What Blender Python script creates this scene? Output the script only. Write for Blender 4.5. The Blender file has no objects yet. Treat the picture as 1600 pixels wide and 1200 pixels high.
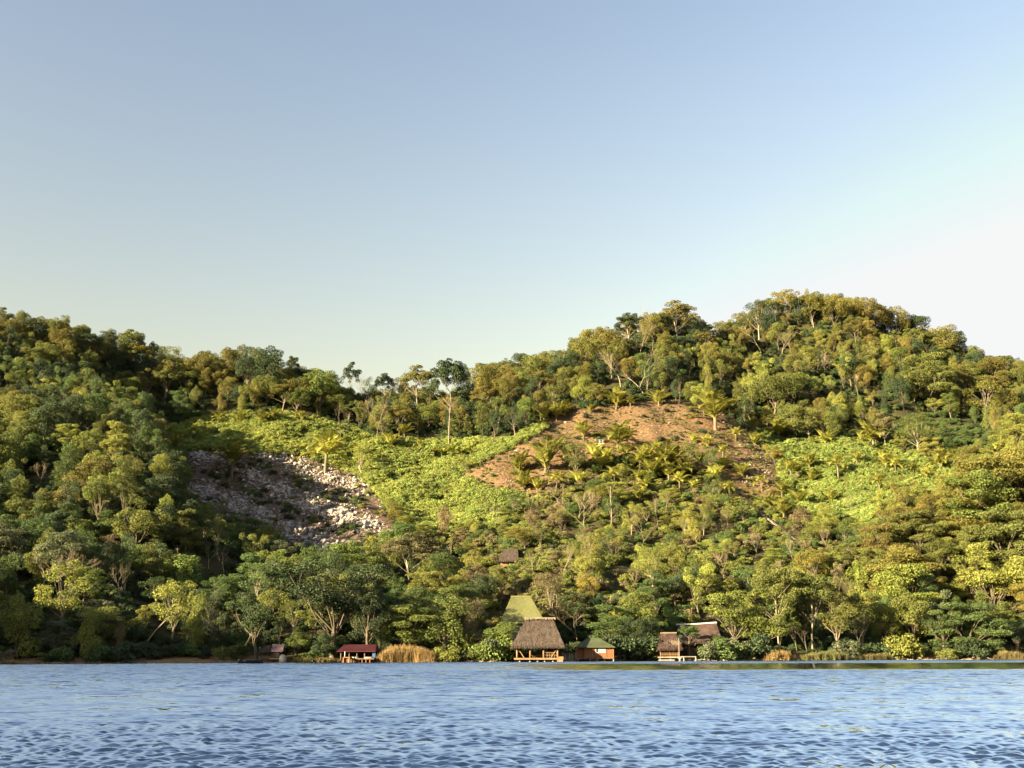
import bpy, math, random
import numpy as np
from mathutils import Vector, Matrix
rng = np.random.default_rng(7)
random.seed(7)
SC = bpy.context.scene
COL = SC.collection
R_ = math.radians

# ------------------------------------------------------------------ camera model
F = 1689.0                      # focal length in pixels of the 1600 x 1200 photograph
H = 1.8                         # eye height above the lake
PITCH = math.atan(418 / F)
ROLL = R_(0.17)
_f = np.array([0, math.cos(PITCH), math.sin(PITCH)])
_u0 = np.array([0, -math.sin(PITCH), math.cos(PITCH)])
_x0 = np.array([1.0, 0, 0])
_u = _u0 * math.cos(ROLL) + _x0 * math.sin(ROLL)
_x = _x0 * math.cos(ROLL) - _u0 * math.sin(ROLL)
CAM = np.array([0, 0, H])

def ray(u, v):
    d = _f + _x * ((u - 800) / F) + _u * ((600 - v) / F)
    return d / d[1]                                  # scaled so that one unit is one metre of world y

def at(u, v, Y):
    return CAM + ray(u, v) * Y

def project(p):
    d = np.asarray(p, float) - CAM
    w = d @ _f
    return 800 + F * (d @ _x) / w, 600 - F * (d @ _u) / w, w

# ------------------------------------------------------------------ terrain
def shore(x):
    return 203 + 0.187 * x + 1.3 * np.sin(x * 0.11) + 0.7 * np.sin(x * 0.27 + 1) + 0.4 * np.sin(x * 0.6)

GP = [  # ground points: photo column, photo row of the ground, distance
 # left hill and its spur
 (0,548,395),(90,552,400),(0,700,318),(-120,560,390),(-150,720,300),(80,640,350),(150,645,335),(215,700,310),(262,776,284),(285,850,262),
 (100,820,266),(0,850,245),(100,925,222),(200,900,243),(-150,850,235),(-300,600,380),(-300,780,270),(-300,930,205),
 (200,600,412),
 # rocky clearing and the green strip above it
 (300,712,362),(450,718,362),(560,748,350),(310,790,335),(450,858,298),(600,835,300),(420,790,328),(520,800,322),
 (240,688,388),(360,662,395),(480,660,398),(520,705,374),(330,868,292),(300,915,250),(420,910,258),(560,880,272),
 # ridge and saddle
 (270,598,428),(400,600,432),(500,636,432),(600,652,432),(700,648,432),(780,630,432),(850,606,440),
 # middle crop slope
 (600,705,388),(650,760,346),(700,800,322),(630,836,302),(760,700,374),(690,722,368),(570,790,330),
 # brown knoll
 (715,752,346),(830,680,372),(900,642,396),(1000,626,405),(1100,648,398),(1195,715,376),(1215,765,350),(1000,700,366),
 (900,720,354),(850,775,326),(1000,780,324),(1150,800,318),
 # forest behind the knoll, summit on the right
 (1000,590,432),(950,560,455),(1050,528,478),(1130,552,488),(1230,506,512),(1350,512,512),(1450,545,500),(1520,602,478),(1600,622,468),
 (1200,640,432),(1300,688,402),(1400,700,392),(1450,742,362),(1310,765,345),(1350,722,376),(1460,680,402),(1300,600,452),(1180,580,455),
 (1560,680,420),(1720,640,470),(1850,660,470),
 # front spur on the right
 (1400,862,272),(1500,805,280),(1600,775,286),(1600,850,262),(1550,762,306),(1560,745,345),(1750,740,290),(1750,850,262),(1900,760,300),
 # lower middle
 (700,905,262),(850,872,268),(1000,862,272),(1150,852,286),(1000,935,236),(800,945,232),(1200,922,250),(1350,942,250),(620,930,240),(1500,930,250),(1300,860,285),
]
cp = [at(*g) for g in GP]
for x in range(-113, 340, 27):
    s = float(shore(x)) if x < 170 else float(203 + 0.187 * 170)
    cp += [np.array([x, s, 0.0]), np.array([x, s - 45, -5.0]), np.array([x, s + 9, 1.2])]
cp += [np.array(p, float) for p in [
 (-170, 230, 34), (-165, 180, 18), (-230, 200, 44), (-250, 260, 70), (-320, 280, 95), (-330, 180, 60), (-290, 130, 45),
 # unseen headland added out of frame on the left, shaped to shade the shore
 (-210, 108, 25), (-165, 114, 24), (-128, 120, 18), (-112, 160, 0), (-96, 140, 0), (-88, 118, 0), (-98, 96, 0), (-150, 80, 0), (-240, 70, 0),
 (-60, 150, -5), (-52, 115, -6), (-66, 88, -5), (-130, 55, -6), (-240, 40, -6), (-125, 170, 6), (-130, 150, 14),
 (0, 560, 78), (-150, 560, 82), (120, 600, 110), (240, 600, 110), (-300, 560, 90), (-60, 700, 45), (150, 760, 60), (320, 700, 60), (-300, 760, 40),
 (330, 420, 80), (330, 300, 40), (0, 900, 30), (-400, 950, 30), (400, 950, 30)]]
cp = np.array(cp)

def _tps_fit(P, lam=12.0):
    n = len(P); xy = P[:, :2] / 100.0
    d2 = ((xy[:, None] - xy[None]) ** 2).sum(-1)
    K = np.where(d2 > 0, 0.5 * d2 * np.log(d2 + 1e-12), 0) + lam * 1e-4 * np.eye(n)
    Q = np.c_[np.ones(n), xy]
    A = np.block([[K, Q], [Q.T, np.zeros((3, 3))]])
    w = np.linalg.solve(A, np.r_[P[:, 2], 0, 0, 0])
    return xy, w
_xy, _w = _tps_fit(cp)

def _tps(x, y):
    q = np.stack([np.ravel(x), np.ravel(y)], -1) / 100.0
    out = np.empty(len(q))
    for i in range(0, len(q), 20000):
        s = q[i:i + 20000]
        d2 = ((s[:, None] - _xy[None]) ** 2).sum(-1)
        out[i:i + 20000] = (0.5 * d2 * np.log(d2 + 1e-12)) @ _w[:-3] + _w[-3] + s @ _w[-2:]
    return out.reshape(np.shape(x))

_nz = [(rng.uniform(0, 6.28), rng.uniform(0, 6.28), l) for l in (70, 55, 40, 33, 24, 19, 14, 11, 8, 6.5) for _ in range(3)]
def bumps(x, y):
    o = 0
    for a, ph, l in _nz:
        o = o + 0.0125 * l * np.sin((x * math.cos(a) + y * math.sin(a)) * 6.283 / l + ph)
    return o

def axis(lo, hi, step, far_lo, far_hi):
    a = np.arange(lo, hi + .01, step); L, Rr = [], []
    s, p = step, lo
    while p > far_lo: s *= 1.22; p -= s; L.append(p)
    s, p = step, hi
    while p < far_hi: s *= 1.22; p += s; Rr.append(p)
    return np.r_[L[::-1], a, Rr]
gx = axis(-250, 250, 1.7, -2500, 2500)
gy = axis(160, 540, 1.7, 20, 3000)
GX, GY = np.meshgrid(gx, gy)
cx_, cy_ = np.clip(GX, -335, 335), np.clip(GY, 60, 960)
GZ = _tps(cx_, cy_)
_land = np.clip(GZ / 8.0, 0, 1)
GZ = GZ + bumps(GX, GY) * _land * np.where((GY > 160) & (GY < 560), 1, .3)
GZ = np.clip(GZ, -8, 175)
_over = np.hypot(GX - cx_, GY - cy_)
GZ = np.where(_over > 0, GZ * np.exp(-_over / 900) + np.where(GZ > 0, 6, -4) * (1 - np.exp(-_over / 900)), GZ)

def zat(x, y):
    x = np.asarray(x, float); y = np.asarray(y, float)
    i = np.clip(np.searchsorted(gx, x) - 1, 0, len(gx) - 2); j = np.clip(np.searchsorted(gy, y) - 1, 0, len(gy) - 2)
    tx = np.clip((x - gx[i]) / (gx[i + 1] - gx[i]), 0, 1); ty = np.clip((y - gy[j]) / (gy[j + 1] - gy[j]), 0, 1)
    return (GZ[j, i] * (1 - tx) + GZ[j, i + 1] * tx) * (1 - ty) + (GZ[j + 1, i] * (1 - tx) + GZ[j + 1, i + 1] * tx) * ty

_ts = np.arange(150, 560, 0.5)
def ground(u, v, near=None):
    """first place where the line of sight through (u, v) meets the ground"""
    d = ray(u, v)
    z = zat(d[0] * _ts, _ts); rz = H + d[2] * _ts
    hit = np.nonzero((z >= rz) & (_ts > 165))[0]
    if len(hit) == 0:
        k = int(np.argmin(np.where(_ts > 300, rz - z, 1e9)))      # just misses the crest: stand it on the crest
    else:
        k = hit[0]
    Y = _ts[k]
    return np.array([d[0] * Y, Y, float(zat(d[0] * Y, Y))])

def px_per_m(p):
    return F / ((np.asarray(p) - CAM) @ _f)

def inside(poly, u, v):
    u = np.asarray(u, float); v = np.asarray(v, float)
    r = np.zeros(np.shape(u), bool); n = len(poly)
    for i in range(n):
        (x1, y1), (x2, y2) = poly[i], poly[(i + 1) % n]
        c = ((y1 > v) != (y2 > v)) & (u < (x2 - x1) * (v - y1) / ((y2 - y1) or 1e-9) + x1)
        r ^= c
    return r

ROCKY = [(286,708),(380,706),(480,716),(562,742),(600,790),(628,838),(565,858),(470,864),(410,832),(335,800),(284,775)]
MIDCROP = [(560,742),(590,712),(640,690),(720,690),(800,688),(846,662),(862,668),(715,745),(770,770),(850,780),(800,800),(770,832),(640,840),(612,800)]
STRIP = [(205,700),(230,680),(330,650),(430,645),(530,665),(610,690),(690,690),(640,715),(565,748),(480,716),(380,706),(290,708)]
KNOLL = [(712,750),(775,705),(830,665),(880,645),(960,632),(1050,625),(1130,645),(1185,690),(1216,740),(1218,775),(1165,790),(1120,745),(1060,722),(960,712),(910,722),(880,750),(850,778),(770,768)]
RCROP = [(1160,660),(1230,690),(1330,690),(1400,706),(1470,725),(1525,745),(1480,765),(1420,800),(1350,835),(1270,815),(1222,770),(1215,730)]
GULLY = [(1325,655),(1420,640),(1500,660),(1565,690),(1575,722),(1500,730),(1400,702)]
THIN = [(715,770),(880,755),(960,715),(1060,725),(1130,755),(1215,785),(1260,830),(1200,900),(1000,905),(800,900),(760,835)]

# ------------------------------------------------------------------ materials
def mat(name):
    m = bpy.data.materials.new(name); m.use_nodes = True
    nt = m.node_tree; nt.nodes.clear()
    return m, nt, nt.nodes.new('ShaderNodeOutputMaterial')
def N(nt, t, **kw):
    n = nt.nodes.new(t)
    for k, v in kw.items():
        if k in n.inputs.keys(): n.inputs[k].default_value = v
        else: setattr(n, k, v)
    return n
def L(nt, a, b): nt.links.new(a, b)
def mixc(nt, fac, a, b, blend='MIX'):
    n = nt.nodes.new('ShaderNodeMix'); n.data_type = 'RGBA'; n.blend_type = blend
    for i, s in ((0, fac), (6, a), (7, b)):
        if hasattr(s, 'links'): L(nt, s, n.inputs[i])
        else: n.inputs[i].default_value = s if i == 0 else (*s, 1) if len(s) == 3 else s
    return n.outputs[2]
def ramp(nt, fac, stops):
    n = nt.nodes.new('ShaderNodeValToRGB'); e = n.color_ramp.elements
    while len(e) < len(stops): e.new(0.5)
    for k, (p, c) in enumerate(stops): e[k].position = p; e[k].color = (*c, 1) if len(c) == 3 else c
    L(nt, fac, n.inputs[0]); return n.outputs[0]
def noise(nt, scale, detail=4, coord=None, rough=.55, vec=None):
    n = N(nt, 'ShaderNodeTexNoise', Scale=scale, Detail=detail, Roughness=rough)
    if vec is not None: L(nt, vec, n.inputs['Vector'])
    return n
def coords(nt, which='Object', scale=None):
    c = nt.nodes.new('ShaderNodeTexCoord')
    if scale is None: return c.outputs[which]
    m = nt.nodes.new('ShaderNodeMapping'); m.inputs['Scale'].default_value = scale
    L(nt, c.outputs[which], m.inputs[0]); return m.outputs[0]

def leaf_material(name, default=(.08, .09, .02), trans=.17, rough=.6):
    m, nt, out = mat(name)
    t = N(nt, 'ShaderNodeAttribute', attribute_name='tint', attribute_type='INSTANCER')
    lv = N(nt, 'ShaderNodeAttribute', attribute_name='lv')
    hsv = N(nt, 'ShaderNodeHueSaturation')
    ma = N(nt, 'ShaderNodeMapRange'); L(nt, lv.outputs['Fac'], ma.inputs[0])
    ma.inputs[1].default_value = .4; ma.inputs[2].default_value = 1.6; ma.inputs[3].default_value = .515; ma.inputs[4].default_value = .485
    L(nt, t.outputs['Color'], hsv.inputs['Color']); L(nt, lv.outputs['Fac'], hsv.inputs['Value']); L(nt, ma.outputs[0], hsv.inputs['Hue'])
    b = N(nt, 'ShaderNodeBsdfPrincipled', Roughness=rough); b.inputs['Specular IOR Level'].default_value = .25
    L(nt, hsv.outputs[0], b.inputs['Base Color'])
    tr = nt.nodes.new('ShaderNodeBsdfTranslucent')
    L(nt, mixc(nt, 1.0, hsv.outputs[0], (1.25, 1.2, .7), 'MULTIPLY'), tr.inputs[0])
    mx = N(nt, 'ShaderNodeMixShader', Fac=trans)
    L(nt, b.outputs[0], mx.inputs[1]); L(nt, tr.outputs[0], mx.inputs[2]); L(nt, mx.outputs[0], out.inputs[0])
    return m

def simple(name, c1, c2, scale=3, stretch=(1, 1, 1), rough=.8, bump=.3, spec=.2):
    m, nt, out = mat(name)
    v = coords(nt, 'Object', stretch)
    n1 = noise(nt, scale, 5, vec=v); n2 = noise(nt, scale * .23, 3, vec=v)
    f = N(nt, 'ShaderNodeMath', operation='ADD'); L(nt, n1.outputs[0], f.inputs[0]); L(nt, n2.outputs[0], f.inputs[1])
    mr = N(nt, 'ShaderNodeMapRange'); L(nt, f.outputs[0], mr.inputs[0]); mr.inputs[1].default_value = .7; mr.inputs[2].default_value = 1.3
    b = N(nt, 'ShaderNodeBsdfPrincipled', Roughness=rough); b.inputs['Specular IOR Level'].default_value = spec
    L(nt, mixc(nt, mr.outputs[0], c1, c2), b.inputs['Base Color'])
    if bump:
        bp = N(nt, 'ShaderNodeBump', Strength=bump, Distance=.05); L(nt, n1.outputs[0], bp.inputs['Height']); L(nt, bp.outputs[0], b.inputs['Normal'])
    L(nt, b.outputs[0], out.inputs[0])
    return m

M_LEAF = leaf_material('foliage')
M_PALM = leaf_material('palm_fronds', trans=.3, rough=.45)
M_CROP = leaf_material('crop_leaves', trans=.32)
def bark_material(name, a, b):
    m, nt, out = mat(name)
    v = coords(nt, 'Object', (1, 1, .35)); n = noise(nt, 2.2, 5, vec=v)
    oi = nt.nodes.new('ShaderNodeObjectInfo')
    c = mixc(nt, n.outputs[0], a, b)
    mr = N(nt, 'ShaderNodeMapRange'); L(nt, oi.outputs['Random'], mr.inputs[0]); mr.inputs[3].default_value = .6; mr.inputs[4].default_value = 1.25
    hs = N(nt, 'ShaderNodeHueSaturation'); L(nt, c, hs.inputs['Color']); L(nt, mr.outputs[0], hs.inputs['Value'])
    p = N(nt, 'ShaderNodeBsdfPrincipled', Roughness=.85); p.inputs['Specular IOR Level'].default_value = .15
    L(nt, hs.outputs[0], p.inputs['Base Color']); L(nt, p.outputs[0], out.inputs[0]); return m
M_BARK = bark_material('bark', (.06, .048, .034), (.2, .165, .115))
M_PALE = bark_material('pale_bark', (.15, .125, .09), (.38, .32, .235))
M_DRY = bark_material('dry_twigs', (.2, .15, .1), (.36, .29, .2))

def rock_material():
    m, nt, out = mat('limestone')
    v = coords(nt, 'Object'); n1 = noise(nt, 1.4, 6, vec=v); n2 = noise(nt, 6, 4, vec=v)
    c = ramp(nt, n1.outputs[0], [(.32, (.08, .07, .065)), (.47, (.26, .235, .22)), (.62, (.4, .37, .34)), (.8, (.34, .3, .26))])
    b = N(nt, 'ShaderNodeBsdfPrincipled', Roughness=.9); b.inputs['Specular IOR Level'].default_value = .2
    bp = N(nt, 'ShaderNodeBump', Strength=.8, Distance=.15); L(nt, n2.outputs[0], bp.inputs['Height']); L(nt, bp.outputs[0], b.inputs['Normal'])
    L(nt, c, b.inputs['Base Color']); L(nt, b.outputs[0], out.inputs[0]); return m
M_ROCK = rock_material()

def ground_material():
    m, nt, out = mat('hill_ground')
    v = coords(nt, 'Object')
    n1 = noise(nt, .18, 6, vec=v); n2 = noise(nt, 1.1, 5, vec=v); n3 = noise(nt, 4.5, 3, vec=v)
    forest = mixc(nt, n2.outputs[0], (.025, .03, .012), (.075, .06, .03))
    soil = ramp(nt, n2.outputs[0], [(.3, (.06, .041, .025)), (.45, (.115, .068, .038)), (.58, (.18, .11, .06)), (.75, (.085, .066, .034))])
    soil = mixc(nt, ramp(nt, n1.outputs[0], [(.5, (0, 0, 0)), (.68, (.6, .6, .6))]), soil, (.075, .075, .026))
    soil = mixc(nt, ramp(nt, n3.outputs[0], [(.57, (0, 0, 0)), (.68, (.7, .7, .7))]), soil, (.3, .21, .125))
    scree = ramp(nt, n2.outputs[0], [(.3, (.04, .027, .021)), (.5, (.1, .066, .05)), (.72, (.17, .13, .1))])
    scree = mixc(nt, ramp(nt, n1.outputs[0], [(.52, (0, 0, 0)), (.62, (.7, .7, .7))]), scree, (.05, .06, .022))
    field = mixc(nt, n2.outputs[0], (.05, .07, .02), (.11, .12, .03))
    bank = mixc(nt, n2.outputs[0], (.3, .19, .08), (.16, .09, .05))
    def att(k):
        a = N(nt, 'ShaderNodeAttribute', attribute_name=k)
        s = N(nt, 'ShaderNodeMath', operation='ADD'); L(nt, a.outputs['Fac'], s.inputs[0])
        q = N(nt, 'ShaderNodeMath', operation='MULTIPLY_ADD'); L(nt, n2.outputs[0], q.inputs[0]); q.inputs[1].default_value = .8; q.inputs[2].default_value = -.4
        L(nt, q.outputs[0], s.inputs[1])
        r = N(nt, 'ShaderNodeMapRange'); L(nt, s.outputs[0], r.inputs[0]); r.inputs[1].default_value = .35; r.inputs[2].default_value = .65
        return r.outputs[0]
    c = mixc(nt, att('field'), forest, field)
    c = mixc(nt, att('soil'), c, soil); c = mixc(nt, att('scree'), c, scree); c = mixc(nt, att('bank'), c, bank)
    b = N(nt, 'ShaderNodeBsdfPrincipled', Roughness=.95); b.inputs['Specular IOR Level'].default_value = .1
    bp = N(nt, 'ShaderNodeBump', Strength=1, Distance=.5); L(nt, n2.outputs[0], bp.inputs['Height']); L(nt, bp.outputs[0], b.inputs['Normal'])
    L(nt, c, b.inputs['Base Color']); L(nt, b.outputs[0], out.inputs[0]); return m

# ------------------------------------------------------------------ mesh helpers
class MB:
    """collects shapes that become ONE mesh"""
    def __init__(s): s.v = []; s.f = []; s.lv = []; s.n = 0; s.mi = []
    def add(s, V, Fc, lv=1.0, mi=0):
        V = np.asarray(V, float).reshape(-1, 3)
        s.v.append(V); s.lv.append(np.broadcast_to(np.asarray(lv, float), (len(V),)).copy())
        if isinstance(Fc, np.ndarray): Fc = (Fc + s.n).tolist()
        else: Fc = [[i + s.n for i in q] for q in Fc]
        s.f += Fc; s.mi += [mi] * len(Fc); s.n += len(V)
    def box(s, a, b, lv=1.0, mi=0):
        (x0, y0, z0), (x1, y1, z1) = a, b
        s.add([(x0,y0,z0),(x1,y0,z0),(x1,y1,z0),(x0,y1,z0),(x0,y0,z1),(x1,y0,z1),(x1,y1,z1),(x0,y1,z1)],
              [(3,2,1,0),(4,5,6,7),(0,1,5,4),(1,2,6,5),(2,3,7,6),(3,0,4,7)], lv, mi)
    def tube(s, pts, rad, k=6, lv=1.0, mi=0, cap=True):
        pts = np.asarray(pts, float); n = len(pts); rad = np.broadcast_to(np.asarray(rad, float), (n,))
        T = np.gradient(pts, axis=0); T /= np.linalg.norm(T, axis=1)[:, None] + 1e-9
        ref = np.array([1.0, 0, 0]) if abs(T[:, 0]).mean() < .7 else np.array([0, 1.0, 0])
        A = np.cross(T, ref); A /= np.linalg.norm(A, axis=1)[:, None] + 1e-9; B = np.cross(T, A)
        th = np.arange(k) * 2 * math.pi / k
        V = pts[:, None] + rad[:, None, None] * (A[:, None] * np.cos(th)[None, :, None] + B[:, None] * np.sin(th)[None, :, None])
        fs = [(i*k+j, i*k+(j+1)%k, (i+1)*k+(j+1)%k, (i+1)*k+j) for i in range(n-1) for j in range(k)]
        if cap: fs += [tuple(range(k-1, -1, -1)), tuple((n-1)*k+j for j in range(k))]
        s.add(V.reshape(-1, 3), fs, lv, mi)
    def leaves(s, P, Nn, Ls, Ws, lv, mi=0, axis_=None, fold=.18):
        n = len(P); r = rng.normal(size=(n, 3)) if axis_ is None else axis_
        T = r - (r * Nn).sum(1)[:, None] * Nn; T /= np.linalg.norm(T, axis=1)[:, None] + 1e-9
        B = np.cross(Nn, T); Ls = np.broadcast_to(Ls, (n,))[:, None]; Ws = np.broadcast_to(Ws, (n,))[:, None]
        V = np.stack([P - T*Ls*.5, P + B*Ws*.5 + Nn*Ws*fold + T*Ls*.08, P + T*Ls*.5, P - B*Ws*.5 + Nn*Ws*fold + T*Ls*.08], 1)
        s.add(V.reshape(-1, 3), np.arange(4*n).reshape(n, 4), np.repeat(np.broadcast_to(lv, (n,)), 4), mi)
    def mesh(s, name, mats, smooth=False):
        me = bpy.data.meshes.new(name)
        V = np.concatenate(s.v); me.from_pydata(V.tolist(), [], s.f)
        a = me.attributes.new('lv', 'FLOAT', 'POINT'); a.data.foreach_set('value', np.concatenate(s.lv).astype(np.float32))
        for m in (mats if isinstance(mats, (list, tuple)) else [mats]): me.materials.append(m)
        if any(s.mi): me.polygons.foreach_set('material_index', s.mi)
        if smooth: me.polygons.foreach_set('use_smooth', [True] * len(me.polygons))
        me.update(); return me

def link(name, data, parent=None, loc=None):
    o = bpy.data.objects.new(name, data); COL.objects.link(o)
    if parent: o.parent = parent
    if loc is not None: o.location = loc
    return o
def tag(o, label=None, cat=None, group=None, kind=None):
    if label: o['label'] = label
    if cat: o['category'] = cat
    if group: o['group'] = group
    if kind: o['kind'] = kind
    return o
def thing(name, label, cat, loc=(0, 0, 0), rz=0, group=None):
    o = link(name, None); o.empty_display_size = .3; o.location = loc; o.rotation_euler = (0, 0, rz)
    return tag(o, label, cat, group)
def part(name, mb, m, parent, smooth=False, label=None):
    o = link(name, mb.mesh(name, m, smooth), parent)
    if label: o['label'] = label
    return o
def unit(v): return v / (np.linalg.norm(v, axis=-1, keepdims=True) + 1e-9)

# ------------------------------------------------------------------ tree prototypes (metres, base at the origin)
def clump(mb, c, r, n, ls, lvb=1.0, up=.3, flat=1.0):
    n = int(n * 2.25); d = unit(rng.normal(size=(n, 3)) + np.array([0, 0, up]))
    rr = (0.55 + 0.45 * rng.random(n) ** .5) * (1 + .12 * np.sin(5 * d[:, 0] + 3 * d[:, 2] + c[0]) )
    P = np.asarray(c) + d * np.asarray(r) * rr[:, None]
    nn = unit(d * .75 + rng.normal(size=(n, 3)) * .55 + np.array([0, 0, .25 * flat]))
    sz = ls * rng.uniform(.65, 1.35, n)
    mb.leaves(P, nn, sz, sz * .62, lvb * rng.uniform(.72, 1.28, n))

def limb(mb, a, b, r0, r1, sag=.12, k=5, n=5):
    a = np.asarray(a, float); b = np.asarray(b, float); t = np.linspace(0, 1, n)[:, None]
    d = np.linalg.norm(b - a); off = rng.normal(size=3) * d * sag * .5; off[2] = abs(off[2]) * -.3
    mid = np.array([0, 0, 1.0]) * d * .0 + off
    P = a + (b - a) * t + 4 * t * (1 - t) * mid * .6
    mb.tube(P, np.linspace(r0, r1, n), k, cap=False)

def make_tree(kind, seed):
    """returns (crown mesh, trunk mesh, height, width)"""
    global rng
    keep = rng; rng = np.random.default_rng(seed)
    c = MB(); t = MB(); ls = .27
    if kind == 'round':
        Ht, Rr = 12.0, 4.3; zc, rz = 7.4, 4.3; pts = []
        for i in range(26):
            zz = 1 - 2 * (i + .5) / 26 * .82; a = i * 2.4 + rng.uniform(-.3, .3); q = math.sqrt(max(0, 1 - zz * zz))
            k = rng.uniform(.5, 1.06); pts.append((Rr*k*q*math.cos(a), Rr*k*q*math.sin(a), zc + rz*k*zz))
        for p in pts:
            r = rng.uniform(.75, 1.8); clump(c, p, (r, r, r*.8), int(165*r*r*.62), ls, rng.uniform(.75, 1.25))
        fork = 3.6
    elif kind == 'lobed':
        Ht, Rr = 11.0, 4.0; pts = []
        for i in range(13):
            a = i * 2.4 + rng.uniform(-.4, .4); h = rng.uniform(3.2, 9.6); q = Rr * (1 - ((h - 5.2) / 6.2) ** 2) * rng.uniform(.55, .9)
            pts.append((q*math.cos(a), q*math.sin(a), h))
        pts.append((0, 0, 9.4))
        for p in pts:
            r = rng.uniform(1.35, 2.1); clump(c, p, (r, r, r*.78), int(150*r*r*.62), ls, rng.uniform(.8, 1.22), .5)
        fork = 2.8
    elif kind == 'tall':
        Ht, Rr = 15.0, 3.3; pts = []
        for i in range(24):
            h = 4.0 + 10 * (i / 23) + rng.uniform(-.5, .5); a = i * 2.4; q = Rr * (.45 + .5 * math.sin(min(1, (15.2 - h) / 7) * 1.57)) * rng.uniform(.4, .9)
            pts.append((q*math.cos(a), q*math.sin(a), h))
        for p in pts:
            r = rng.uniform(.95, 1.6); clump(c, p, (r, r, r*.85), int(160*r*r*.65), ls, rng.uniform(.78, 1.22))
        fork = 5
    elif kind == 'umbrella':
        Ht, Rr = 15.0, 5.0; pts = []; ntier = 34
        for i in range(ntier):
            q = Rr * math.sqrt((i + .4) / ntier) * rng.uniform(.85, 1.05); a = i * 2.4 + rng.uniform(-.3, .3)
            pts.append((q*math.cos(a), q*math.sin(a), 14.0 - 3.2*(q/Rr)**2 + rng.uniform(-2.2, .5)))
        for p in pts:
            r = rng.uniform(.9, 1.5); clump(c, p, (r, r, r*.5), int(150*r*r*.7), ls*.95, rng.uniform(.8, 1.2), .5)
        fork = 8.6
    elif kind == 'layered':
        Ht, Rr = 11.5, 5.0; pts = []
        for i in range(38):
            h = rng.choice([3.6, 5.2, 6.8, 8.4, 10.0]) + rng.uniform(-.85, .85); q = Rr * math.sqrt(max(.05, 1 - (h / 12.2) ** 2.4)) * rng.uniform(.35, 1.0); a = rng.uniform(0, 6.283)
            pts.append((q*math.cos(a), q*math.sin(a), h))
        for p in pts:
            r = rng.uniform(1.1, 1.9); clump(c, p, (r, r, r*.42), int(130*r*r*.75), ls*.9, rng.uniform(.8, 1.2), .5, 2)
        fork = 3.0
    elif kind == 'airy':
        Ht, Rr = 10.5, 3.4; pts = []
        for i in range(22):
            h = rng.uniform(3.6, 9.9); q = Rr * rng.uniform(.2, 1) * math.sqrt(max(.1, 1 - ((h - 6.2) / 4.6) ** 2)); a = i * 2.4
            pts.append((q*math.cos(a), q*math.sin(a), h))
        for p in pts:
            r = rng.uniform(.7, 1.35); clump(c, p, (r, r, r*.75), int(80*r*r), ls*.8, rng.uniform(.8, 1.2))
        fork = 3.4
    elif kind == 'ragged':
        Ht, Rr = 13.0, 4.2; pts = []; nl = rng.integers(4, 7)
        for i in range(nl):
            a = i * 6.283 / nl + rng.uniform(-.6, .6); ln = rng.uniform(.5, 1.15) * Rr; top_ = rng.uniform(6.5, 12.6); lo_z = rng.uniform(3.0, 5.5)
            for q in np.linspace(.25, 1, rng.integers(3, 7)):
                pts.append((ln*q*math.cos(a) + rng.normal()*.5, ln*q*math.sin(a) + rng.normal()*.5, lo_z + (top_ - lo_z) * q ** .7 + rng.normal() * .5))
        for p in pts:
            r = rng.uniform(.65, 1.6); fl = rng.uniform(.5, .9); clump(c, p, (r, r, r*fl), int(165*r*r*.66), ls*rng.uniform(.75, 1.05), rng.uniform(.72, 1.28))
        fork = 3.4
    elif kind == 'draped':
        Ht, Rr = 10.0, 2.9; pts = []
        for i in range(20):
            a = i * 2.4; h = rng.uniform(1.2, 9.2); q = Rr * (.55 + .35 * math.sin(h * 1.3 + seed)) * rng.uniform(.6, 1.0)
            pts.append((q*math.cos(a), q*math.sin(a), h))
        for p in pts:
            r = rng.uniform(.8, 1.3); clump(c, p, (r, r, r*1.35), int(170*r*r*.7), ls*.9, rng.uniform(.8, 1.2), .1)
        fork = 3
    lean = rng.normal(size=2) * .45
    tr = .26 if kind not in ('airy', 'umbrella') else .17
    top = np.array([lean[0], lean[1], fork])
    P = np.array([[0, 0, -1.5], [0, 0, 0], [lean[0]*.2, lean[1]*.2, fork*.4], [lean[0]*.9, lean[1]*.5, fork*.75], top])
    t.tube(P, [tr*1.5, tr*1.15, tr*.95, tr*.85, tr*.75], 7, cap=False)
    far = sorted(pts, key=lambda p: -math.hypot(p[0], p[1]) - .4*p[2])
    for i, p in enumerate(far[:13]):
        st = top if i < 5 else P[3] * rng.uniform(.75, 1)
        b = np.array(p) * [.92, .92, 1] - [0, 0, .3]
        limb(t, st, b, tr*.36, tr*.08)
    Wd = 2 * Rr; Ht = float(np.concatenate(c.v)[:, 2].max()) - .3
    cm = c.mesh(kind + '_crown', M_LEAF); tm = t.mesh(kind + '_trunk', M_PALE if kind in ('umbrella', 'airy') else M_BARK, True)
    rng = keep
    return cm, tm, Ht, Wd

PROTO = {}
for k, n in (('round', 5), ('lobed', 5), ('tall', 5), ('umbrella', 4), ('layered', 5), ('airy', 5), ('draped', 4), ('ragged', 7)):
    PROTO[k] = [make_tree(k, 100 + 17 * i + len(k) * 1000) for i in range(n)]

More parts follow.
